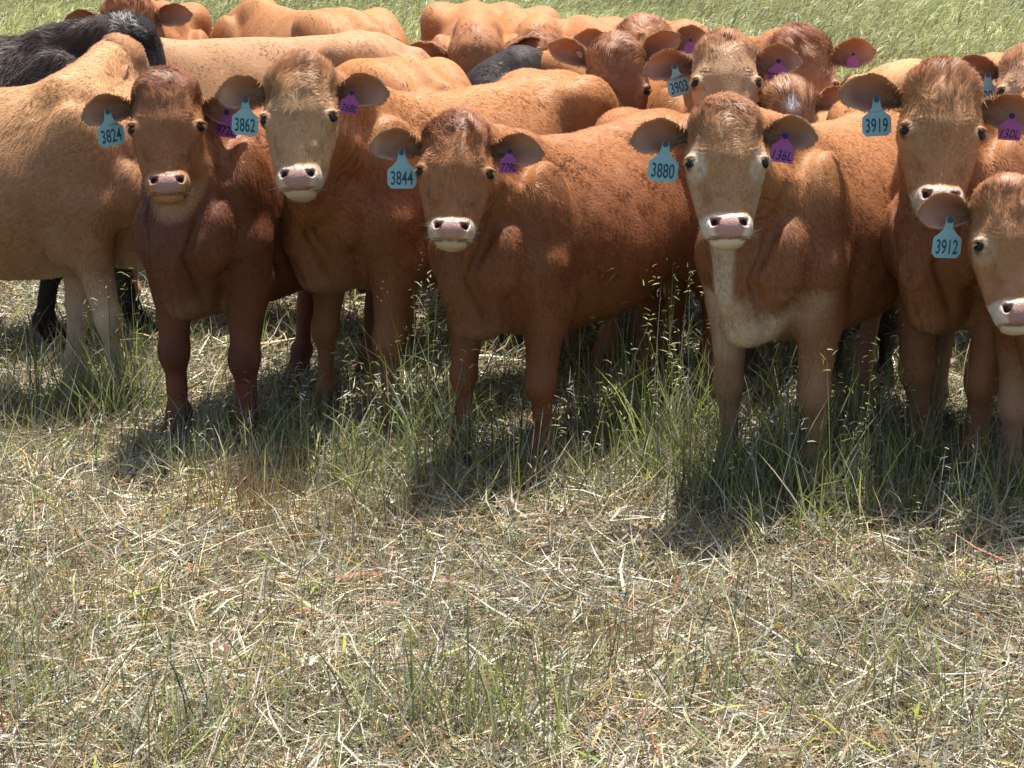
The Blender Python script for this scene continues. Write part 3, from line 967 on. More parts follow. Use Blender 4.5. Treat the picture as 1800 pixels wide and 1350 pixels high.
    for tg in g.tags:
        d_ = dict(side=1, kind='teal', text='', yaw=0, roll=0, size=1.0, ua=0.5, dn=0.0, pitch=0)
        d_.update(tg)
        if d_['kind'] == 'dot':
            base, a_, b_, c_, L, W = efr[d_['side']]
            q = base + a_ * L * d_['ua'] - c_ * 0.052
            o_ = g.fr(q); ax_ = g.HR @ c_; bx = g.HR @ b_; cx = g.HR @ a_
            pv = [tuple(o_ + ax_ * z + (bx * math.cos(t) + cx * math.sin(t)) * 0.014) for z in (0.0, 0.012) for t in np.linspace(0, 2 * math.pi, 13)[:12]]
            pf = [tuple(range(12)), tuple(range(12, 24))[::-1]] + [(i, (i + 1) % 12, 12 + (i + 1) % 12, 12 + i) for i in range(12)]
            mb = bpy.data.meshes.new("tag_button"); mb.from_pydata(pv, [], pf); mb.materials.append(M_PIN)
            link(bpy.data.objects.new("tag_button", mb), root)
            continue
        make_tag(g, root, d_['side'], d_['kind'], d_['text'], d_['yaw'], d_['roll'], d_['size'], efr[d_['side']], d_['ua'], d_['dn'], pitch=d_['pitch'])
    return root
# ------------------------------------------------------------------ ground, straw, weeds and the crop beyond
def gz(x, y):
    P = np.stack([x, y, np.zeros_like(x)], 1).astype(F32)
    return (0.018 * wob(P, 3.1, 1) + 0.010 * wob(P, 9.0, 2)) * np.clip((16 - y) / 4, 0.3, 1)

def ground_grid(name, x0, x1, y0, y1, nx, ny, mat, z=0.0, bumpy=True):
    xs = np.linspace(x0, x1, nx); ys = np.linspace(y0, y1, ny)
    X, Y = np.meshgrid(xs, ys, indexing='ij')
    X, Y = X.ravel(), Y.ravel()
    Z = gz(X, Y) if bumpy else np.zeros_like(X)
    edge = np.minimum.reduce([X - x0, x1 - X, Y - y0, y1 - Y])
    Z = Z * np.clip(edge / 1.0, 0, 1) + z
    i, j = np.meshgrid(np.arange(nx - 1), np.arange(ny - 1), indexing='ij')
    k = (i * ny + j).ravel()
    Q = np.stack([k, k + ny, k + ny + 1, k + 1], 1)
    me = raw_mesh(name, np.stack([X, Y, Z], 1), [Q], None, (mat,))
    o = link(bpy.data.objects.new(name, me))
    o["kind"] = "structure"
    return o

def soil_material(name, c1, c2, c3, sc):
    m = bpy.data.materials.new(name); m.use_nodes = True
    nt = m.node_tree; b = nt.nodes["Principled BSDF"]
    b.inputs["Roughness"].default_value = 0.95; b.inputs["Specular IOR Level"].default_value = 0.1
    tc = nt.nodes.new("ShaderNodeTexCoord")
    n1 = nt.nodes.new("ShaderNodeTexNoise"); n1.inputs["Scale"].default_value = sc; n1.inputs["Detail"].default_value = 8
    n1.inputs["Roughness"].default_value = 0.7
    r = nt.nodes.new("ShaderNodeValToRGB")
    r.color_ramp.elements[0].position = 0.32; r.color_ramp.elements[0].color = (*c1, 1)
    r.color_ramp.elements[1].position = 0.68; r.color_ramp.elements[1].color = (*c3, 1)
    e2 = r.color_ramp.elements.new(0.5); e2.color = (*c2, 1)
    bp = nt.nodes.new("ShaderNodeBump"); bp.inputs["Strength"].default_value = 0.8; bp.inputs["Distance"].default_value = 0.03
    nt.links.new(tc.outputs["Object"], n1.inputs["Vector"])
    nt.links.new(n1.outputs["Fac"], r.inputs["Fac"])
    nt.links.new(r.outputs["Color"], b.inputs["Base Color"])
    nt.links.new(n1.outputs["Fac"], bp.inputs["Height"])
    nt.links.new(bp.outputs["Normal"], b.inputs["Normal"])
    return m

ground_grid("ground", -8, 8, 3.0, 14.5, 260, 200, soil_material("soil_litter", (0.03, 0.022, 0.014), (0.07, 0.052, 0.03), (0.15, 0.12, 0.07), 22), 0.0)
far_mat = soil_material("field_soil", (0.04, 0.05, 0.015), (0.08, 0.10, 0.03), (0.12, 0.14, 0.05), 6)
ground_grid("field_ground", -900, 900, -300, 1500, 40, 40, far_mat, -0.06, False)

def blades(x, y, z, az, th0, bend, L, W, C, segs=3, twist=None, curl=None):
    """strips of grass leaf: az = heading of the lean, th0 = first angle off vertical, bend = extra angle along the leaf"""
    n = len(x)
    hd = np.stack([np.cos(az), np.sin(az), np.zeros(n)], 1)
    sd = np.stack([-np.sin(az), np.cos(az), np.zeros(n)], 1)
    if twist is None: twist = np.zeros(n)
    pos = np.stack([x, y, z], 1)
    V = []; Nn = []
    up = np.array([0, 0, 1.0])
    for k in range(segs + 1):
        t = k / segs
        th = th0 + bend * t
        tang = hd * np.sin(th)[:, None] + up * np.cos(th)[:, None]
        nor = np.cross(tang, sd)
        wv = sd * np.cos(twist)[:, None] + nor * np.sin(twist)[:, None]
        ww = W * (1.0, 0.95, 0.75, 0.5)[min(3, int(t * 3.01))]
        if k < segs:
            V.append(pos - wv * (ww * 0.5)[:, None]); V.append(pos + wv * (ww * 0.5)[:, None])
            az2 = az if curl is None else az + curl * t
            h2 = hd if curl is None else np.stack([np.cos(az2), np.sin(az2), np.zeros(n)], 1)
            thm = th0 + bend * (t + 0.5 / segs)
            pos = pos + (h2 * np.sin(thm)[:, None] + up * np.cos(thm)[:, None]) * (L / segs)[:, None]
        else:
            V.append(pos)
    m = 2 * segs + 1
    VV = np.stack(V, 1).reshape(-1, 3)
    base = np.arange(n)[:, None] * m
    Qs = [base + np.array([[2 * k, 2 * k + 1, 2 * k + 3, 2 * k + 2]]) for k in range(segs - 1)]
    T = base + np.array([[2 * segs - 2, 2 * segs - 1, 2 * segs]])
    CC = np.repeat(C, m, 0)
    return VV, (np.concatenate(Qs) if Qs else np.zeros((0, 4), int)), T, CC

class Heap:
    def __init__(s): s.V = []; s.Q = []; s.T = []; s.C = []; s.n = 0
    def add(s, r):
        V, Q, T, C = r
        s.V.append(V); s.Q.append(Q + s.n); s.T.append(T + s.n); s.C.append(C); s.n += len(V)
    def build(s, name, mat, label):
        Q, T = np.concatenate(s.Q), np.concatenate(s.T)
        me = raw_mesh(name, np.concatenate(s.V), [Q, T], np.clip(np.concatenate(s.C), 0.003, 0.95), (mat,))
        o = link(bpy.data.objects.new(name, me))
        set_props(o, label, "grass", None, "stuff")
        return o

PAL = dict(
    straw=((0.58, 0.49, 0.32), (0.25, 0.18, 0.10), (0.70, 0.65, 0.48), (0.17, 0.13, 0.08), (0.50, 0.47, 0.34), (0.22, 0.21, 0.11), (0.15, 0.11, 0.07), (0.30, 0.26, 0.14)),  # wide light-dark spread: sunny highlights and shaded gaps put into the straw colours
    grey=((0.34, 0.33, 0.26), (0.22, 0.22, 0.17), (0.50, 0.49, 0.41)),
    rust=((0.36, 0.22, 0.12), (0.40, 0.27, 0.14), (0.45, 0.17, 0.09), (0.28, 0.16, 0.10), (0.34, 0.24, 0.14)),
    green=((0.19, 0.23, 0.07), (0.26, 0.29, 0.10), (0.14, 0.17, 0.06), (0.33, 0.34, 0.12), (0.19, 0.21, 0.10)),
    lime=((0.42, 0.48, 0.08), (0.50, 0.50, 0.10), (0.34, 0.45, 0.10)),
    gold=((0.60, 0.42, 0.14), (0.52, 0.36, 0.13)))

def pick(r, n, weights):
    """n colours drawn from the named palettes"""
    cols, w = [], []
    for k, v in weights.items():
        for c in PAL[k]:
            cols.append(c); w.append(v / len(PAL[k]))
    w = np.array(w); w /= w.sum()
    c = np.array(cols)[r.choice(len(cols), n, p=w)]
    return c * r.uniform(0.66, 1.10, (n, 1))

def scatter(r, dens, y0, y1, mx=0.35, x_lim=None):
    """even random roots over the part of the ground the view can take in, plus a margin"""
    n = int(dens * (y1 - y0) * (2 * (0.245 * y1 + mx)))
    y = r.uniform(y0, y1, n); x = r.uniform(-1, 1, n) * (0.245 * y1 + mx)
    m = np.abs(x) < 0.245 * y + mx
    return x[m], y[m]

def noise2(x, y, f, s):
    return wob2(np.stack([x, y, 0 * x], 1).astype(F32), f, s)

M_STRAW = principled("dry_straw", 0.42, 0.5, attr="pigment", translucent=0.10)
M_LEAF = principled("green_leaf", 0.45, 0.35, attr="pigment", translucent=0.40)

def flow_az(r, x, y):
    return noise2(x, y, 1.3, 3) * 2.2 + r.normal(0, 1.0, len(x))

def make_straw():
    r = np.random.default_rng(21)
    H = Heap()
    for (y0, y1, dens, wm) in ((4.2, 6.2, 8000, 1.0), (6.2, 8.4, 6500, 1.1), (8.4, 11.0, 2500, 1.5), (11.0, 14.5, 900, 2.2)):
        x, y = scatter(r, dens, y0, y1)
        pn = noise2(x, y, 3.5, 1); flowa = noise2(x, y, 1.6, 2) * 1.6
        n = len(x)
        az = flowa + r.normal(0, 0.9, n) + np.where(r.random(n) < 0.5, math.pi, 0)
        th = np.radians(r.normal(84, 9, n))
        L = r.gamma(2.6, 0.034, n) + 0.025
        W = r.gamma(4.0, 0.00070, n) * wm + 0.0009
        z = gz(x, y) + r.random(n) ** 1.6 * 0.060 * (1 + 0.35 * pn)
        C = pick(r, n, dict(straw=0.56, grey=0.20, rust=0.10, green=0.09, gold=0.06))
        C = C * (1 + 0.22 * noise2(x, y, 5, 3))[:, None]
        H.add(blades(x, y, z, az, th, np.radians(r.normal(10, 22, n)), L, W, C, 2, r.uniform(-0.9, 0.9, n), r.normal(0, 0.9, n)))
        # leaning, half risen stalks
        x, y = scatter(r, dens * 0.20, y0, y1); n = len(x)
        az = r.uniform(0, 6.28, n)
        C = pick(r, n, dict(straw=0.60, grey=0.2, rust=0.10, gold=0.10))
        H.add(blades(x, y, gz(x, y), az, np.radians(r.uniform(15, 65, n)), np.radians(r.normal(25, 20, n)), r.uniform(0.06, 0.20, n),
                     r.uniform(0.0015, 0.0032, n) * wm, C, 3, r.uniform(-1.2, 1.2, n)))
    # thin leaning stems over the mat, dark olive, brown and pale
    x, y = scatter(r, 420, 4.2, 8.6); n = len(x)
    C = pick(r, n, dict(straw=0.55, grey=0.25, rust=0.12, gold=0.20, green=0.10))
    H.add(blades(x, y, gz(x, y), flow_az(r, x, y), np.radians(r.uniform(10, 72, n)), np.radians(r.normal(14, 16, n)), r.gamma(5, 0.030, n) + 0.04,
                 r.uniform(0.0013, 0.0028, n), C, 3, r.uniform(-1.5, 1.5, n), r.normal(0, .3, n)))
    # brown standing stubble tufts
    for (tx, ty, tn, rad, hgt, pal) in ((-0.83, 6.35, 170, 0.10, 0.30, dict(gold=1, rust=.6)), (-0.55, 6.15, 190, 0.13, 0.27, dict(gold=1, straw=.5)),
                                        (-1.22, 5.45, 150, 0.12, 0.22, dict(gold=.7, grey=.6)), (0.22, 5.15, 100, 0.07, 0.20, dict(rust=1, gold=.4)),
                                        (0.35, 6.5, 90, 0.14, 0.2, dict(straw=1)), (-1.35, 6.4, 110, 0.14, 0.2, dict(straw=1, gold=.5)),
                                        (1.25, 5.6, 90, 0.16, 0.2, dict(straw=1, rust=.3)), (-0.3, 5.5, 120, 0.16, 0.16, dict(straw=1, rust=.5))):
        x = tx + r.normal(0, rad, tn); y = ty + r.normal(0, rad, tn)
        H.add(blades(x, y, gz(x, y), r.uniform(0, 6.28, tn), np.radians(r.uniform(0, 14, tn)), np.radians(r.normal(12, 12, tn)),
                     hgt * r.uniform(0.4, 1.1, tn), r.uniform(0.002, 0.0038, tn), pick(r, tn, pal), 3, r.uniform(-1.5, 1.5, tn)))
    # long single straws
    x, y = scatter(r, 7, 4.2, 9.0); n = len(x)
    H.add(blades(x, y, gz(x, y) + 0.02, r.uniform(0, 6.28, n), np.radians(r.uniform(35, 85, n)), np.radians(r.normal(10, 12, n)),
                 r.uniform(0.18, 0.42, n), r.uniform(0.002, 0.0035, n), pick(r, n, dict(straw=1, grey=.3, rust=.2, lime=.1)), 4, r.uniform(-1.5, 1.5, n)))
    H.build("dry_grass", M_STRAW, "flattened dry straw and dead grass covering the trampled ground")

def seed_heads(H, r, x, y, z, n_sp, C):
    """small drooping spikelets at the top of a stem"""
    n = len(x)
    for k in range(n_sp):
        H.add(blades(x + r.normal(0, 0.010, n), y + r.normal(0, 0.010, n), z - k * 0.016, r.uniform(0, 6.28, n), np.radians(r.uniform(30, 90, n)),
                     np.radians(r.uniform(20, 70, n)), r.uniform(0.02, 0.035, n), np.full(n, 0.0035), C, 2, r.uniform(-1, 1, n)))

def make_green():
    r = np.random.default_rng(33)
    H = Heap()
    for (y0, y1, dens, wm) in ((4.2, 6.2, 620, 0.9), (6.2, 9.0, 850, 1.0), (9.0, 12.0, 420, 1.5), (12.0, 14.5, 500, 2.0)):
        x, y = scatter(r, dens, y0, y1)
        pn = noise2(x, y, 2.2, 4)
        keep = r.random(len(x)) < np.clip(0.5 + 0.5 * pn, 0.15, 1)
        x, y = x[keep], y[keep]; n = len(x)
        C = pick(r, n, dict(green=0.62, lime=0.12, rust=0.05, grey=0.14, straw=0.1))
        H.add(blades(x, y, gz(x, y), r.uniform(0, 6.28, n), np.radians(r.uniform(5, 50, n)), np.radians(r.normal(35, 25, n)),
                     r.gamma(4, 0.028, n) + 0.04, r.uniform(0.0022, 0.0055, n) * wm, C, 3, r.uniform(-1.0, 1.0, n), r.normal(0, .3, n)))
    # thicker green clumps among the legs and along the front of the herd: (x, y, leaves, spread, height)
    T = [(-0.42, 6.72, 380, 0.17, 0.26), (-0.22, 6.95, 260, 0.12, 0.30), (-0.30, 7.35, 260, 0.10, 0.46), (-0.10, 6.60, 160, 0.14, 0.16), (-0.62, 6.7, 150, 0.12, 0.18),
         (0.02, 6.75, 160, 0.10, 0.24), (0.30, 7.20, 240, 0.13, 0.34), (0.50, 7.10, 340, 0.12, 0.42), (0.62, 6.75, 240, 0.10, 0.30), (0.45, 6.80, 160, 0.12, 0.22),
         (0.80, 6.62, 430, 0.14, 0.40), (0.92, 6.45, 380, 0.16, 0.27), (1.10, 6.55, 260, 0.12, 0.26), (1.25, 6.75, 280, 0.14, 0.36), (1.45, 6.5, 260, 0.16, 0.26),
         (1.62, 6.45, 200, 0.12, 0.22), (1.10, 7.2, 200, 0.16, 0.36), (-1.62, 7.75, 240, 0.16, 0.34), (-1.85, 7.6, 200, 0.18, 0.30), (-1.45, 7.6, 220, 0.07, 0.42),
         (-1.15, 7.1, 120, 0.14, 0.18), (-0.85, 7.25, 170, 0.14, 0.24), (-1.7, 6.3, 120, 0.2, 0.18), (-1.30, 5.10, 170, 0.10, 0.22), (-0.10, 4.95, 140, 0.14, 0.16),
         (0.15, 5.2, 150, 0.15, 0.18), (0.80, 5.1, 110, 0.18, 0.16), (1.05, 4.8, 110, 0.12, 0.18), (-0.55, 4.8, 150, 0.16, 0.16), (-1.0, 4.75, 140, 0.16, 0.2),
         (1.25, 6.1, 120, 0.16, 0.2), (0.35, 6.0, 90, 0.16, 0.16), (-1.55, 5.9, 140, 0.16, 0.22), (-0.2, 4.7, 260, 0.10, 0.30), (0.02, 4.62, 260, 0.09, 0.34), (-1.2, 4.85, 200, 0.12, 0.28), (1.1, 4.7, 200, 0.14, 0.26), (0.5, 4.9, 160, 0.12, 0.22), (-0.75, 4.65, 180, 0.12, 0.24), (-1.85, 6.9, 220, 0.2, 0.2), (-1.0, 6.75, 200, 0.14, 0.2), (-0.75, 7.0, 260, 0.12, 0.24), (0.2, 6.7, 200, 0.12, 0.2), (-1.1, 7.2, 160, 0.2, 0.16), (0.9, 8.2, 200, 0.3, 0.3), (0.3, 8.4, 200, 0.25, 0.3), (-0.7, 8.6, 200, 0.3, 0.25)]
    for (tx, ty, tn, rad, h) in T:
        tn = int(tn * (0.75 if ty > 6.3 else 0.42)); h = h * (1.15 if ty > 6.3 else 0.95)
        x = tx + r.normal(0, rad, tn); y = ty + r.normal(0, rad * 0.9, tn)
        C = pick(r, tn, dict(green=0.42, lime=0.14, grey=0.18, straw=0.26)) * np.array([0.95, 1.0, 1.0])
        H.add(blades(x, y, gz(x, y), r.uniform(0, 6.28, tn), np.radians(r.uniform(0, 28, tn)), np.radians(r.normal(28, 25, tn)),
                     h * r.uniform(0.35, 1.15, tn), r.uniform(0.0022, 0.0058, tn), C, 4, r.uniform(-1.2, 1.2, tn), r.normal(0, .3, tn)))
        m = max(4, tn // 12)
        if h > 0.17:
            x = tx + r.normal(0, rad, m); y = ty + r.normal(0, rad * 0.9, m); az = r.uniform(0, 6.28, m)
            th = np.radians(r.uniform(0, 18, m)); L = h * r.uniform(1.0, 1.6, m)
            C = pick(r, m, dict(green=.5, grey=.3, straw=.2))
            z = gz(x, y)
            H.add(blades(x, y, z, az, th, np.radians(np.full(m, 8.0)), L, np.full(m, 0.0026), C, 3))
            tt = th + math.radians(4)
            seed_heads(H, r, x + np.cos(az) * np.sin(tt) * L * .97, y + np.sin(az) * np.sin(tt) * L * .97, z + np.cos(tt) * L * .97, 5, C * 1.3)
    # dark thin weed stalks in the foreground
    for (tx, ty) in ((-1.42, 4.75), (-1.30, 5.0), (-1.05, 4.9), (-0.95, 5.3), (-0.72, 5.1), (0.05, 5.35), (-1.15, 5.2), (-0.3, 5.6), (0.55, 5.3), (1.0, 5.2), (-1.5, 5.6), (0.2, 4.9), (1.2, 4.75)):
        m = 9
        x = tx + r.normal(0, 0.06, m); y = ty + r.normal(0, 0.05, m)
        az = r.normal(0.3, 0.7, m)
        H.add(blades(x, y, gz(x, y), az, np.radians(r.uniform(12, 45, m)), np.radians(r.normal(4, 8, m)), r.uniform(0.18, 0.38, m),
                     np.full(m, 0.0026), np.array([[0.11, 0.13, 0.07]]) * r.uniform(0.6, 1.5, (m, 1)), 3))
    # a few bright yellow, lime and orange leaves
    x, y = scatter(r, 16, 4.2, 8.0); n = len(x)
    H.add(blades(x, y, gz(x, y) + r.uniform(0.02, 0.09, n), r.uniform(0, 6.28, n), np.radians(r.uniform(45, 85, n)), np.radians(r.normal(15, 20, n)),
                 r.uniform(0.05, 0.14, n), r.uniform(0.006, 0.010, n), pick(r, n, dict(lime=1.2, gold=.4, rust=.8)), 3, r.uniform(-.6, .6, n), r.normal(0, .4, n)))
    H.build("green_grass", M_LEAF, "green weeds and seeding grass clumps among the legs and foreground")

def make_crop():
    r = np.random.default_rng(55)
    H = Heap()
    for (y0, y1, dens, wm, segs) in ((13.6, 18, 560, 0.75, 3), (18, 24, 400, 0.9, 3), (24, 33, 260, 1.2, 2), (33, 48, 90, 2.2, 2), (48, 75, 26, 4.0, 2)):
        x, y = scatter(r, dens, y0, y1, 1.0)
        n = len(x)
        pn = noise2(x, y, 0.55, 1) + 0.5 * noise2(x, y, 1.7, 2)
        h = 0.36 * r.uniform(0.7, 1.15, n) * (1 + 0.15 * pn)
        yel = np.clip(0.5 + 0.5 * pn, 0, 1) * np.clip((30 - y) / 12, 0.1, 1)
        c1 = np.array([[0.33, 0.35, 0.16]]); c2 = np.array([[0.62, 0.50, 0.18]]); c3 = np.array([[0.44, 0.48, 0.28]])
        C = c1 * (1 - yel[:, None] * 0.8) + c2 * yel[:, None] * 0.8
        m = r.random(n) < 0.25
        C[m] = c3 * r.uniform(0.8, 1.3, (m.sum(), 1))
        C = C * np.array([[0.88, 0.86, 0.74]]) * r.uniform(0.4, 1.3, (n, 1)) * (1 + 0.2 * noise2(x, y, 1.3, 4))[:, None]
        az = r.normal(0.2, 0.8, n) + 0.6 * pn
        H.add(blades(x, y, h * r.uniform(0.0, 0.75, n) - 0.05, az, np.radians(r.uniform(5, 35, n)), np.radians(r.normal(85, 25, n)),
                     0.26 * r.uniform(0.7, 1.2, n) * (1 + 0.08 * wm), r.uniform(0.009, 0.017, n) * wm, C, segs, r.uniform(-.9, .9, n), r.normal(0, .4, n)))
    H.build("crop_leaves", M_LEAF, "dense green and yellowing crop leaves filling the field behind the herd")
make_straw()
make_green()
make_crop()
# ------------------------------------------------------------------ the herd
GF = "brown cattle standing in the front row"
GB = "brown cattle crowding behind the front row"
GK = "black cattle among the brown ones"
TAN = dict(coat=(0.40, 0.205, 0.095), top=(0.52, 0.275, 0.115), legc=(0.56, 0.42, 0.30), face=(0.42, 0.245, 0.13), pollc=(0.40, 0.20, 0.095), cheek=(0.44, 0.27, 0.16), bridge=(0.44, 0.26, 0.15))  # top is the back colour, brightened to look sunlit
RED = dict(coat=(0.225, 0.082, 0.031), top=(0.43, 0.175, 0.058), legc=(0.17, 0.06, 0.032), face=(0.34, 0.145, 0.058), pollc=(0.25, 0.095, 0.045), cheek=(0.36, 0.165, 0.075), bridge=(0.34, 0.155, 0.07))
MID = dict(coat=(0.285, 0.112, 0.044), top=(0.48, 0.215, 0.072), legc=(0.30, 0.145, 0.075), face=(0.40, 0.19, 0.080), pollc=(0.33, 0.145, 0.065), cheek=(0.42, 0.22, 0.10), bridge=(0.42, 0.22, 0.105))
BLACK = dict(coat=(0.018, 0.014, 0.013), top=(0.030, 0.021, 0.018), legc=(0.014, 0.012, 0.012), face=(0.02, 0.016, 0.015), pollc=(0.02, 0.016, 0.014), cheek=(0.02, 0.016, 0.015),
             bridge=(0.02, 0.016, 0.015), pale=(0.02, 0.016, 0.015), ring=(0.03, 0.025, 0.022), nose=(0.02, 0.018, 0.018), rim=(0.04, 0.03, 0.025), earin=(0.03, 0.02, 0.02), eyering=0)
def mix(a, **k):
    d = dict(a); d.update(k); return d
HERO = dict(voxel=0.0072, hair=130000, fat=0.94, thick=0.92)
BG = dict(voxel=0.0105, hair=60000, furW=0.0021, furL=0.018, lift=0.13, fat=0.82, streak=1.7)
HID = dict(voxel=0.013, hair=9000, furW=0.004, furL=0.02)

def teal(t, **k): return dict(side=1, kind='teal', text=t, **k)
def purp(t, **k): return dict(side=-1, kind='purple', text=t, **k)

build_cow("cow", "tan cow side on at the left edge, its head turned away behind its neighbour's face", GF, (-1.58, 7.92), 90,
          (-1.46, 8.38, 1.35, 112, 5, 0), s=1.08, **mix(TAN, legs=dict(fl=(-0.11, 0.0), fr=(0.10, 0.0)), legm=0.9, pale=(0.6, 0.46, 0.33), hs=0.95, folds=0.0, **HERO))
build_cow("cow", "dark red heifer with tan muzzle wearing teal ear tag 3824", GF, (-1.075, 7.24), -19,
          (-1.160, 7.06, 1.36, 5, 22, 1), s=1.03, hv=(1.0, 0.87, 1.02),
          tags=(teal("3824", yaw=24, roll=-7, ua=.60), purp("972L", yaw=-25, roll=6, ua=.62, size=1.05)),
          **mix(RED, coat=(0.155, 0.053, 0.024), top=(0.34, 0.13, 0.05), ringm=0.30, nose=(0.36, 0.20, 0.17), kneedark=0.8, eyering=0.1, ring=(.5, .34, .22), ears=((8, 0), (8, 18)), **HERO))
build_cow("cow", "heifer with pale tan face and white muzzle wearing teal ear tag 3862", GF, (-0.57, 7.52), -46,
          (-0.700, 6.88, 1.42, -4, 24, 3), s=1.08, hv=(0.95, 0.87, 1.0),
          tags=(teal("3862", ua=.52, dn=.02, roll=3, yaw=-8), purp("768L", yaw=30, roll=10, ua=.42, size=.85)),
          **mix(MID, face=(0.50, 0.30, 0.15), cheek=(0.53, 0.33, 0.175), bridge=(0.51, 0.31, 0.165), poll=1.5, ears=((-7, 0), (-4, 8)), legs=dict(fl=(0.0, 0.02), fr=(0.04, -0.02)), **HERO))
build_cow("cow", "red brown heifer with white muzzle wearing teal ear tag 3844", GF, (-0.04, 6.94), -37,
          (-0.170, 6.60, 1.265, 0, 24, -3), s=1.0,
          tags=(teal("3844", ua=.50, dn=.02), purp("779L", yaw=30, roll=4, ua=.45, size=.85)),
          **mix(RED, folds=0.009, specks=0.9, fold_dir=(0.5, 1, 0), streak=1.5, eyering=0.08, ears=((-3, 2), (-7, 8)), legs=dict(fl=(-0.03, 0.01), fr=(0.06, 0.0)), **HERO))
build_cow("cow", "pale faced heifer with white eye rings wearing teal ear tag 3880", GF, (0.835, 6.72), -33,
          (0.650, 6.36, 1.34, 0, 22, 0), s=1.05, hv=(0.99, 0.88, 1.0),
          tags=(teal("3880", ua=.50, dn=.02, roll=5, yaw=-6), purp("136L", yaw=12, roll=8, ua=.52, size=1.0)),
          **mix(MID, face=(0.45, 0.24, 0.115), cheek=(0.54, 0.37, 0.22), bridge=(0.46, 0.26, 0.145), eyering=1.0, brisket=0.9, pale=(0.62, 0.50, 0.37), ring=(0.68, 0.61, 0.52), nose=(0.46, 0.26, 0.22),
                coat=(0.26, 0.105, 0.045), kneedark=0.3, legc=(0.40, 0.25, 0.15), ears=((0, 5), (-4, 5)), legs=dict(fl=(-0.03, 0.02), fr=(0.03, 0.01)), hs=0.99, **HERO))
build_cow("cow", "tall tan faced cow near the right edge wearing teal ear tag 3919", GF, (1.465, 6.88), -38,
          (1.358, 6.60, 1.425, -2, 24, -4), s=1.08, hv=(0.98, 0.93, 1.0),
          tags=(teal("3919", ua=.52, dn=.01, roll=-3), purp("130L", yaw=0, roll=4, ua=.62, size=.95)),
          **mix(MID, face=(0.43, 0.225, 0.10), eyering=0.3, ears=((-8, 2), (3, 12)), earL=0.225, hs=1.02, poll=1.3, legs=dict(fl=(0.0, -0.04), fr=(0.0, 0.03)), coat=(0.27, 0.11, 0.05), **HERO))
build_cow("cow", "small calf cut by the right edge wearing teal ear tag 3912", GF, (1.74, 6.62), -30,
          (1.490, 6.22, 1.118, 2, 22, 1), s=0.90, hv=(1.03, 1.0, 1.0), category="calf",
          tags=(teal("3912", ua=.52, dn=.02, roll=4, yaw=10),),
          **mix(MID, eyering=0.7, ring=(0.62, 0.54, 0.45), face=(0.41, 0.20, 0.088), hs=1.05, ears=((-8, 2), (0, 5)), legc=(0.40, 0.25, 0.16), legm=.8, **HERO))
# second and third rows
build_cow("cow", "tan faced cow looking over another's poll, teal ear tag 3903", GB, (0.78, 8.25), 24,
          (0.785, 7.80, 1.445, 0, 30, 0), s=1.10, hv=(0.96, 0.86, 1.0),
          tags=(teal("3903", ua=.50, roll=-14, yaw=10, size=.95), purp("", ua=.60, size=1.0)),
          **mix(MID, face=(0.43, 0.27, 0.15), eyering=0.6, ears=((0, 5), (-12, 5)), bridge=(0.44, 0.27, 0.19), **mix(BG, voxel=0.008, hair=70000)))
build_cow("cow", "cow with lowered dark brown forehead between two taller heads, ears raised", GB, (0.40, 8.66), 4,
          (0.395, 8.22, 1.355, -4, 0, 4), s=1.06,
          tags=(dict(side=1, kind='dot', ua=.45),),
          **mix(MID, face=(0.30, 0.145, 0.075), pollc=(0.26, 0.11, 0.055), ears=((-42, 10), (-48, 10)), legc=(0.42, 0.25, 0.15), legm=.9, **mix(BG, hair=60000)))
build_cow("cow", "brown cow far back showing one eye and one big ear", GB, (0.60, 9.55), 14,
          (0.575, 9.05, 1.415, 8, 24, -4), s=1.13, tags=(purp("", ua=.6, size=.7),),
          **mix(MID, ears=((0, 5), (-22, 5)), eyering=.5, top=(0.44, 0.19, 0.07), **BG))
build_cow("cow", "shaggy reddish headed cow standing behind at the right of tag 3903", GB, (1.24, 9.35), 30,
          (1.225, 8.90, 1.355, 6, 12, 0), s=1.13,
          **mix(RED, poll=1.7, messy=0.8, furL=0.024, hs=1.12, face=(0.33, 0.16, 0.085), coat=(0.36, 0.17, 0.08), ears=((0, 8), (-14, 5)), tags=(purp("", ua=.6, size=.7),), **{k: v for k, v in BG.items() if k != 'furL'}))
build_cow("cow", "light brown calf with curly poll and white forehead patch behind a back", GB, (1.05, 8.25), -35,
          (1.030, 7.75, 1.245, 5, 10, 0), s=0.95, category="calf",
          **mix(MID, patch=1, poll=1.9, messy=0.8, coat=(0.36, 0.19, 0.10), pollc=(0.38, 0.20, 0.11), face=(0.38, 0.21, 0.12), ears=((-5, 5), (-22, 5)), **BG))
build_cow("cow", "pale cow at the right edge half hidden behind tag 3919, teal tagged ear", GB, (2.10, 8.45), -12,
          (1.975, 8.00, 1.375, 0, 26, -6), s=1.06, tags=(teal("3801", ua=.36, dn=.01, size=1.0),),
          **mix(MID, eyering=.6, face=(0.44, 0.27, 0.16), ears=((-4, 5), (0, 5)), **BG))
build_cow("cow", "cow facing front with head hung low, orange back rising behind its poll", GB, (-0.16, 9.95), 2,
          (-0.165, 9.45, 1.265, 0, -12, 3), s=1.17, tags=(purp("", ua=.5, size=.8),),
          **mix(MID, top=(0.46, 0.20, 0.07), ears=((-12, 10), (-8, 20)), face=(0.33, 0.17, 0.09), poll=.5, **BG))
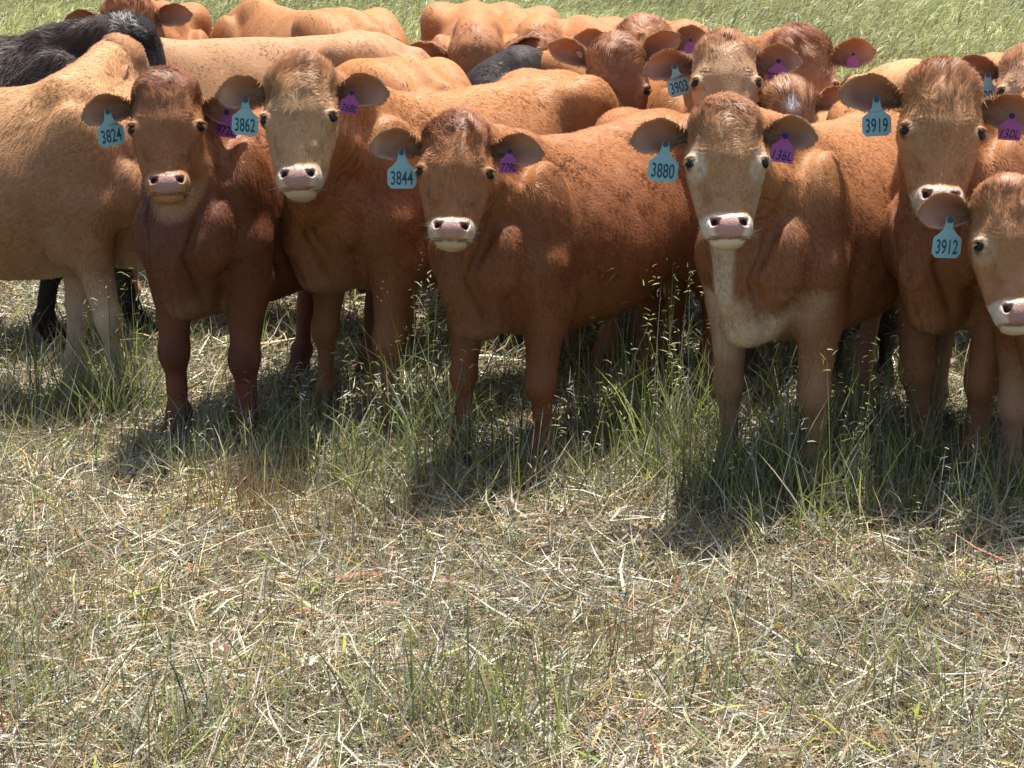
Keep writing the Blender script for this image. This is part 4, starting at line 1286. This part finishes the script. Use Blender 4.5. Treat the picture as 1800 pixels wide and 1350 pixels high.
build_cow("cow", "cow with head down and white tag button behind its ear", GB, (0.14, 10.05), 8,
          (0.130, 9.60, 1.24, 6, -12, 2), s=1.15, tags=(dict(side=1, kind='dot', ua=.35),),
          **mix(MID, ears=((-10, 12), (-8, 10)), face=(0.33, 0.17, 0.09), **BG))
build_cow("cow", "reddish curly headed cow peeping over the black one's back", GB, (-1.75, 10.75), 10,
          (-1.860, 10.30, 1.415, 8, 10, 0), s=1.13,
          **mix(RED, poll=1.8, messy=.7, ears=((0, 8), (-12, 5)), face=(0.34, 0.17, 0.09), **BG))
build_cow("cow", "orange backed cow farthest away, rump turned to the camera", GB, (-1.40, 11.45), -148,
          (-1.80, 12.1, 0.98, -150, 0, 0), s=1.17, **mix(MID, fold_dir=(1, 0, 0), top=(0.47, 0.22, 0.08), **BG))
build_cow("cow", "long tan back stretching side on behind pale faced 3862", GB, (-1.78, 9.35), -90,
          (-2.35, 9.30, 1.10, -90, 20, 0), s=1.14, **mix(TAN, top=(0.44, 0.23, 0.11), **BG))
build_cow("cow", "brown rump with hanging tail beside the black back", GB, (-1.06, 9.60), -142,
          (-1.4, 10.05, 1.1, -145, 10, 0), s=1.08, **mix(MID, tail=-0.03, **BG))
build_cow("cow", "tan rounded back at the right behind tag 3919's ear", GB, (2.72, 8.95), 88,
          (3.3, 8.95, 1.1, 90, 20, 0), s=1.06, **mix(TAN, **BG))
build_cow("cow", "black cow side on at the upper left with shaggy brownish back", GK, (-1.83, 8.97), 90,
          (-1.500, 8.95, 1.40, 100, 8, 0), s=1.18,
          **mix(BLACK, top=(0.045, 0.026, 0.019), messy=.6, ears=((10, 40), (10, 40)), furL=0.03, legs=dict(fl=(0.14, 0), fr=(-0.12, 0)), hair=60000, furW=0.003, voxel=0.0105))
build_cow("cow", "black rump and spine showing above the middle of the front row", GK, (-0.05, 9.15), -80,
          (-0.52, 9.05, 0.85, -85, 10, 0), s=1.09, **mix(BLACK, **BG))
build_cow("cow", "small black calf with only its legs showing under the bellies", GK, (1.38, 8.08), 12,
          (1.36, 7.75, 0.86, 5, 10, 0), s=0.80, category="calf", **mix(BLACK, **HID))
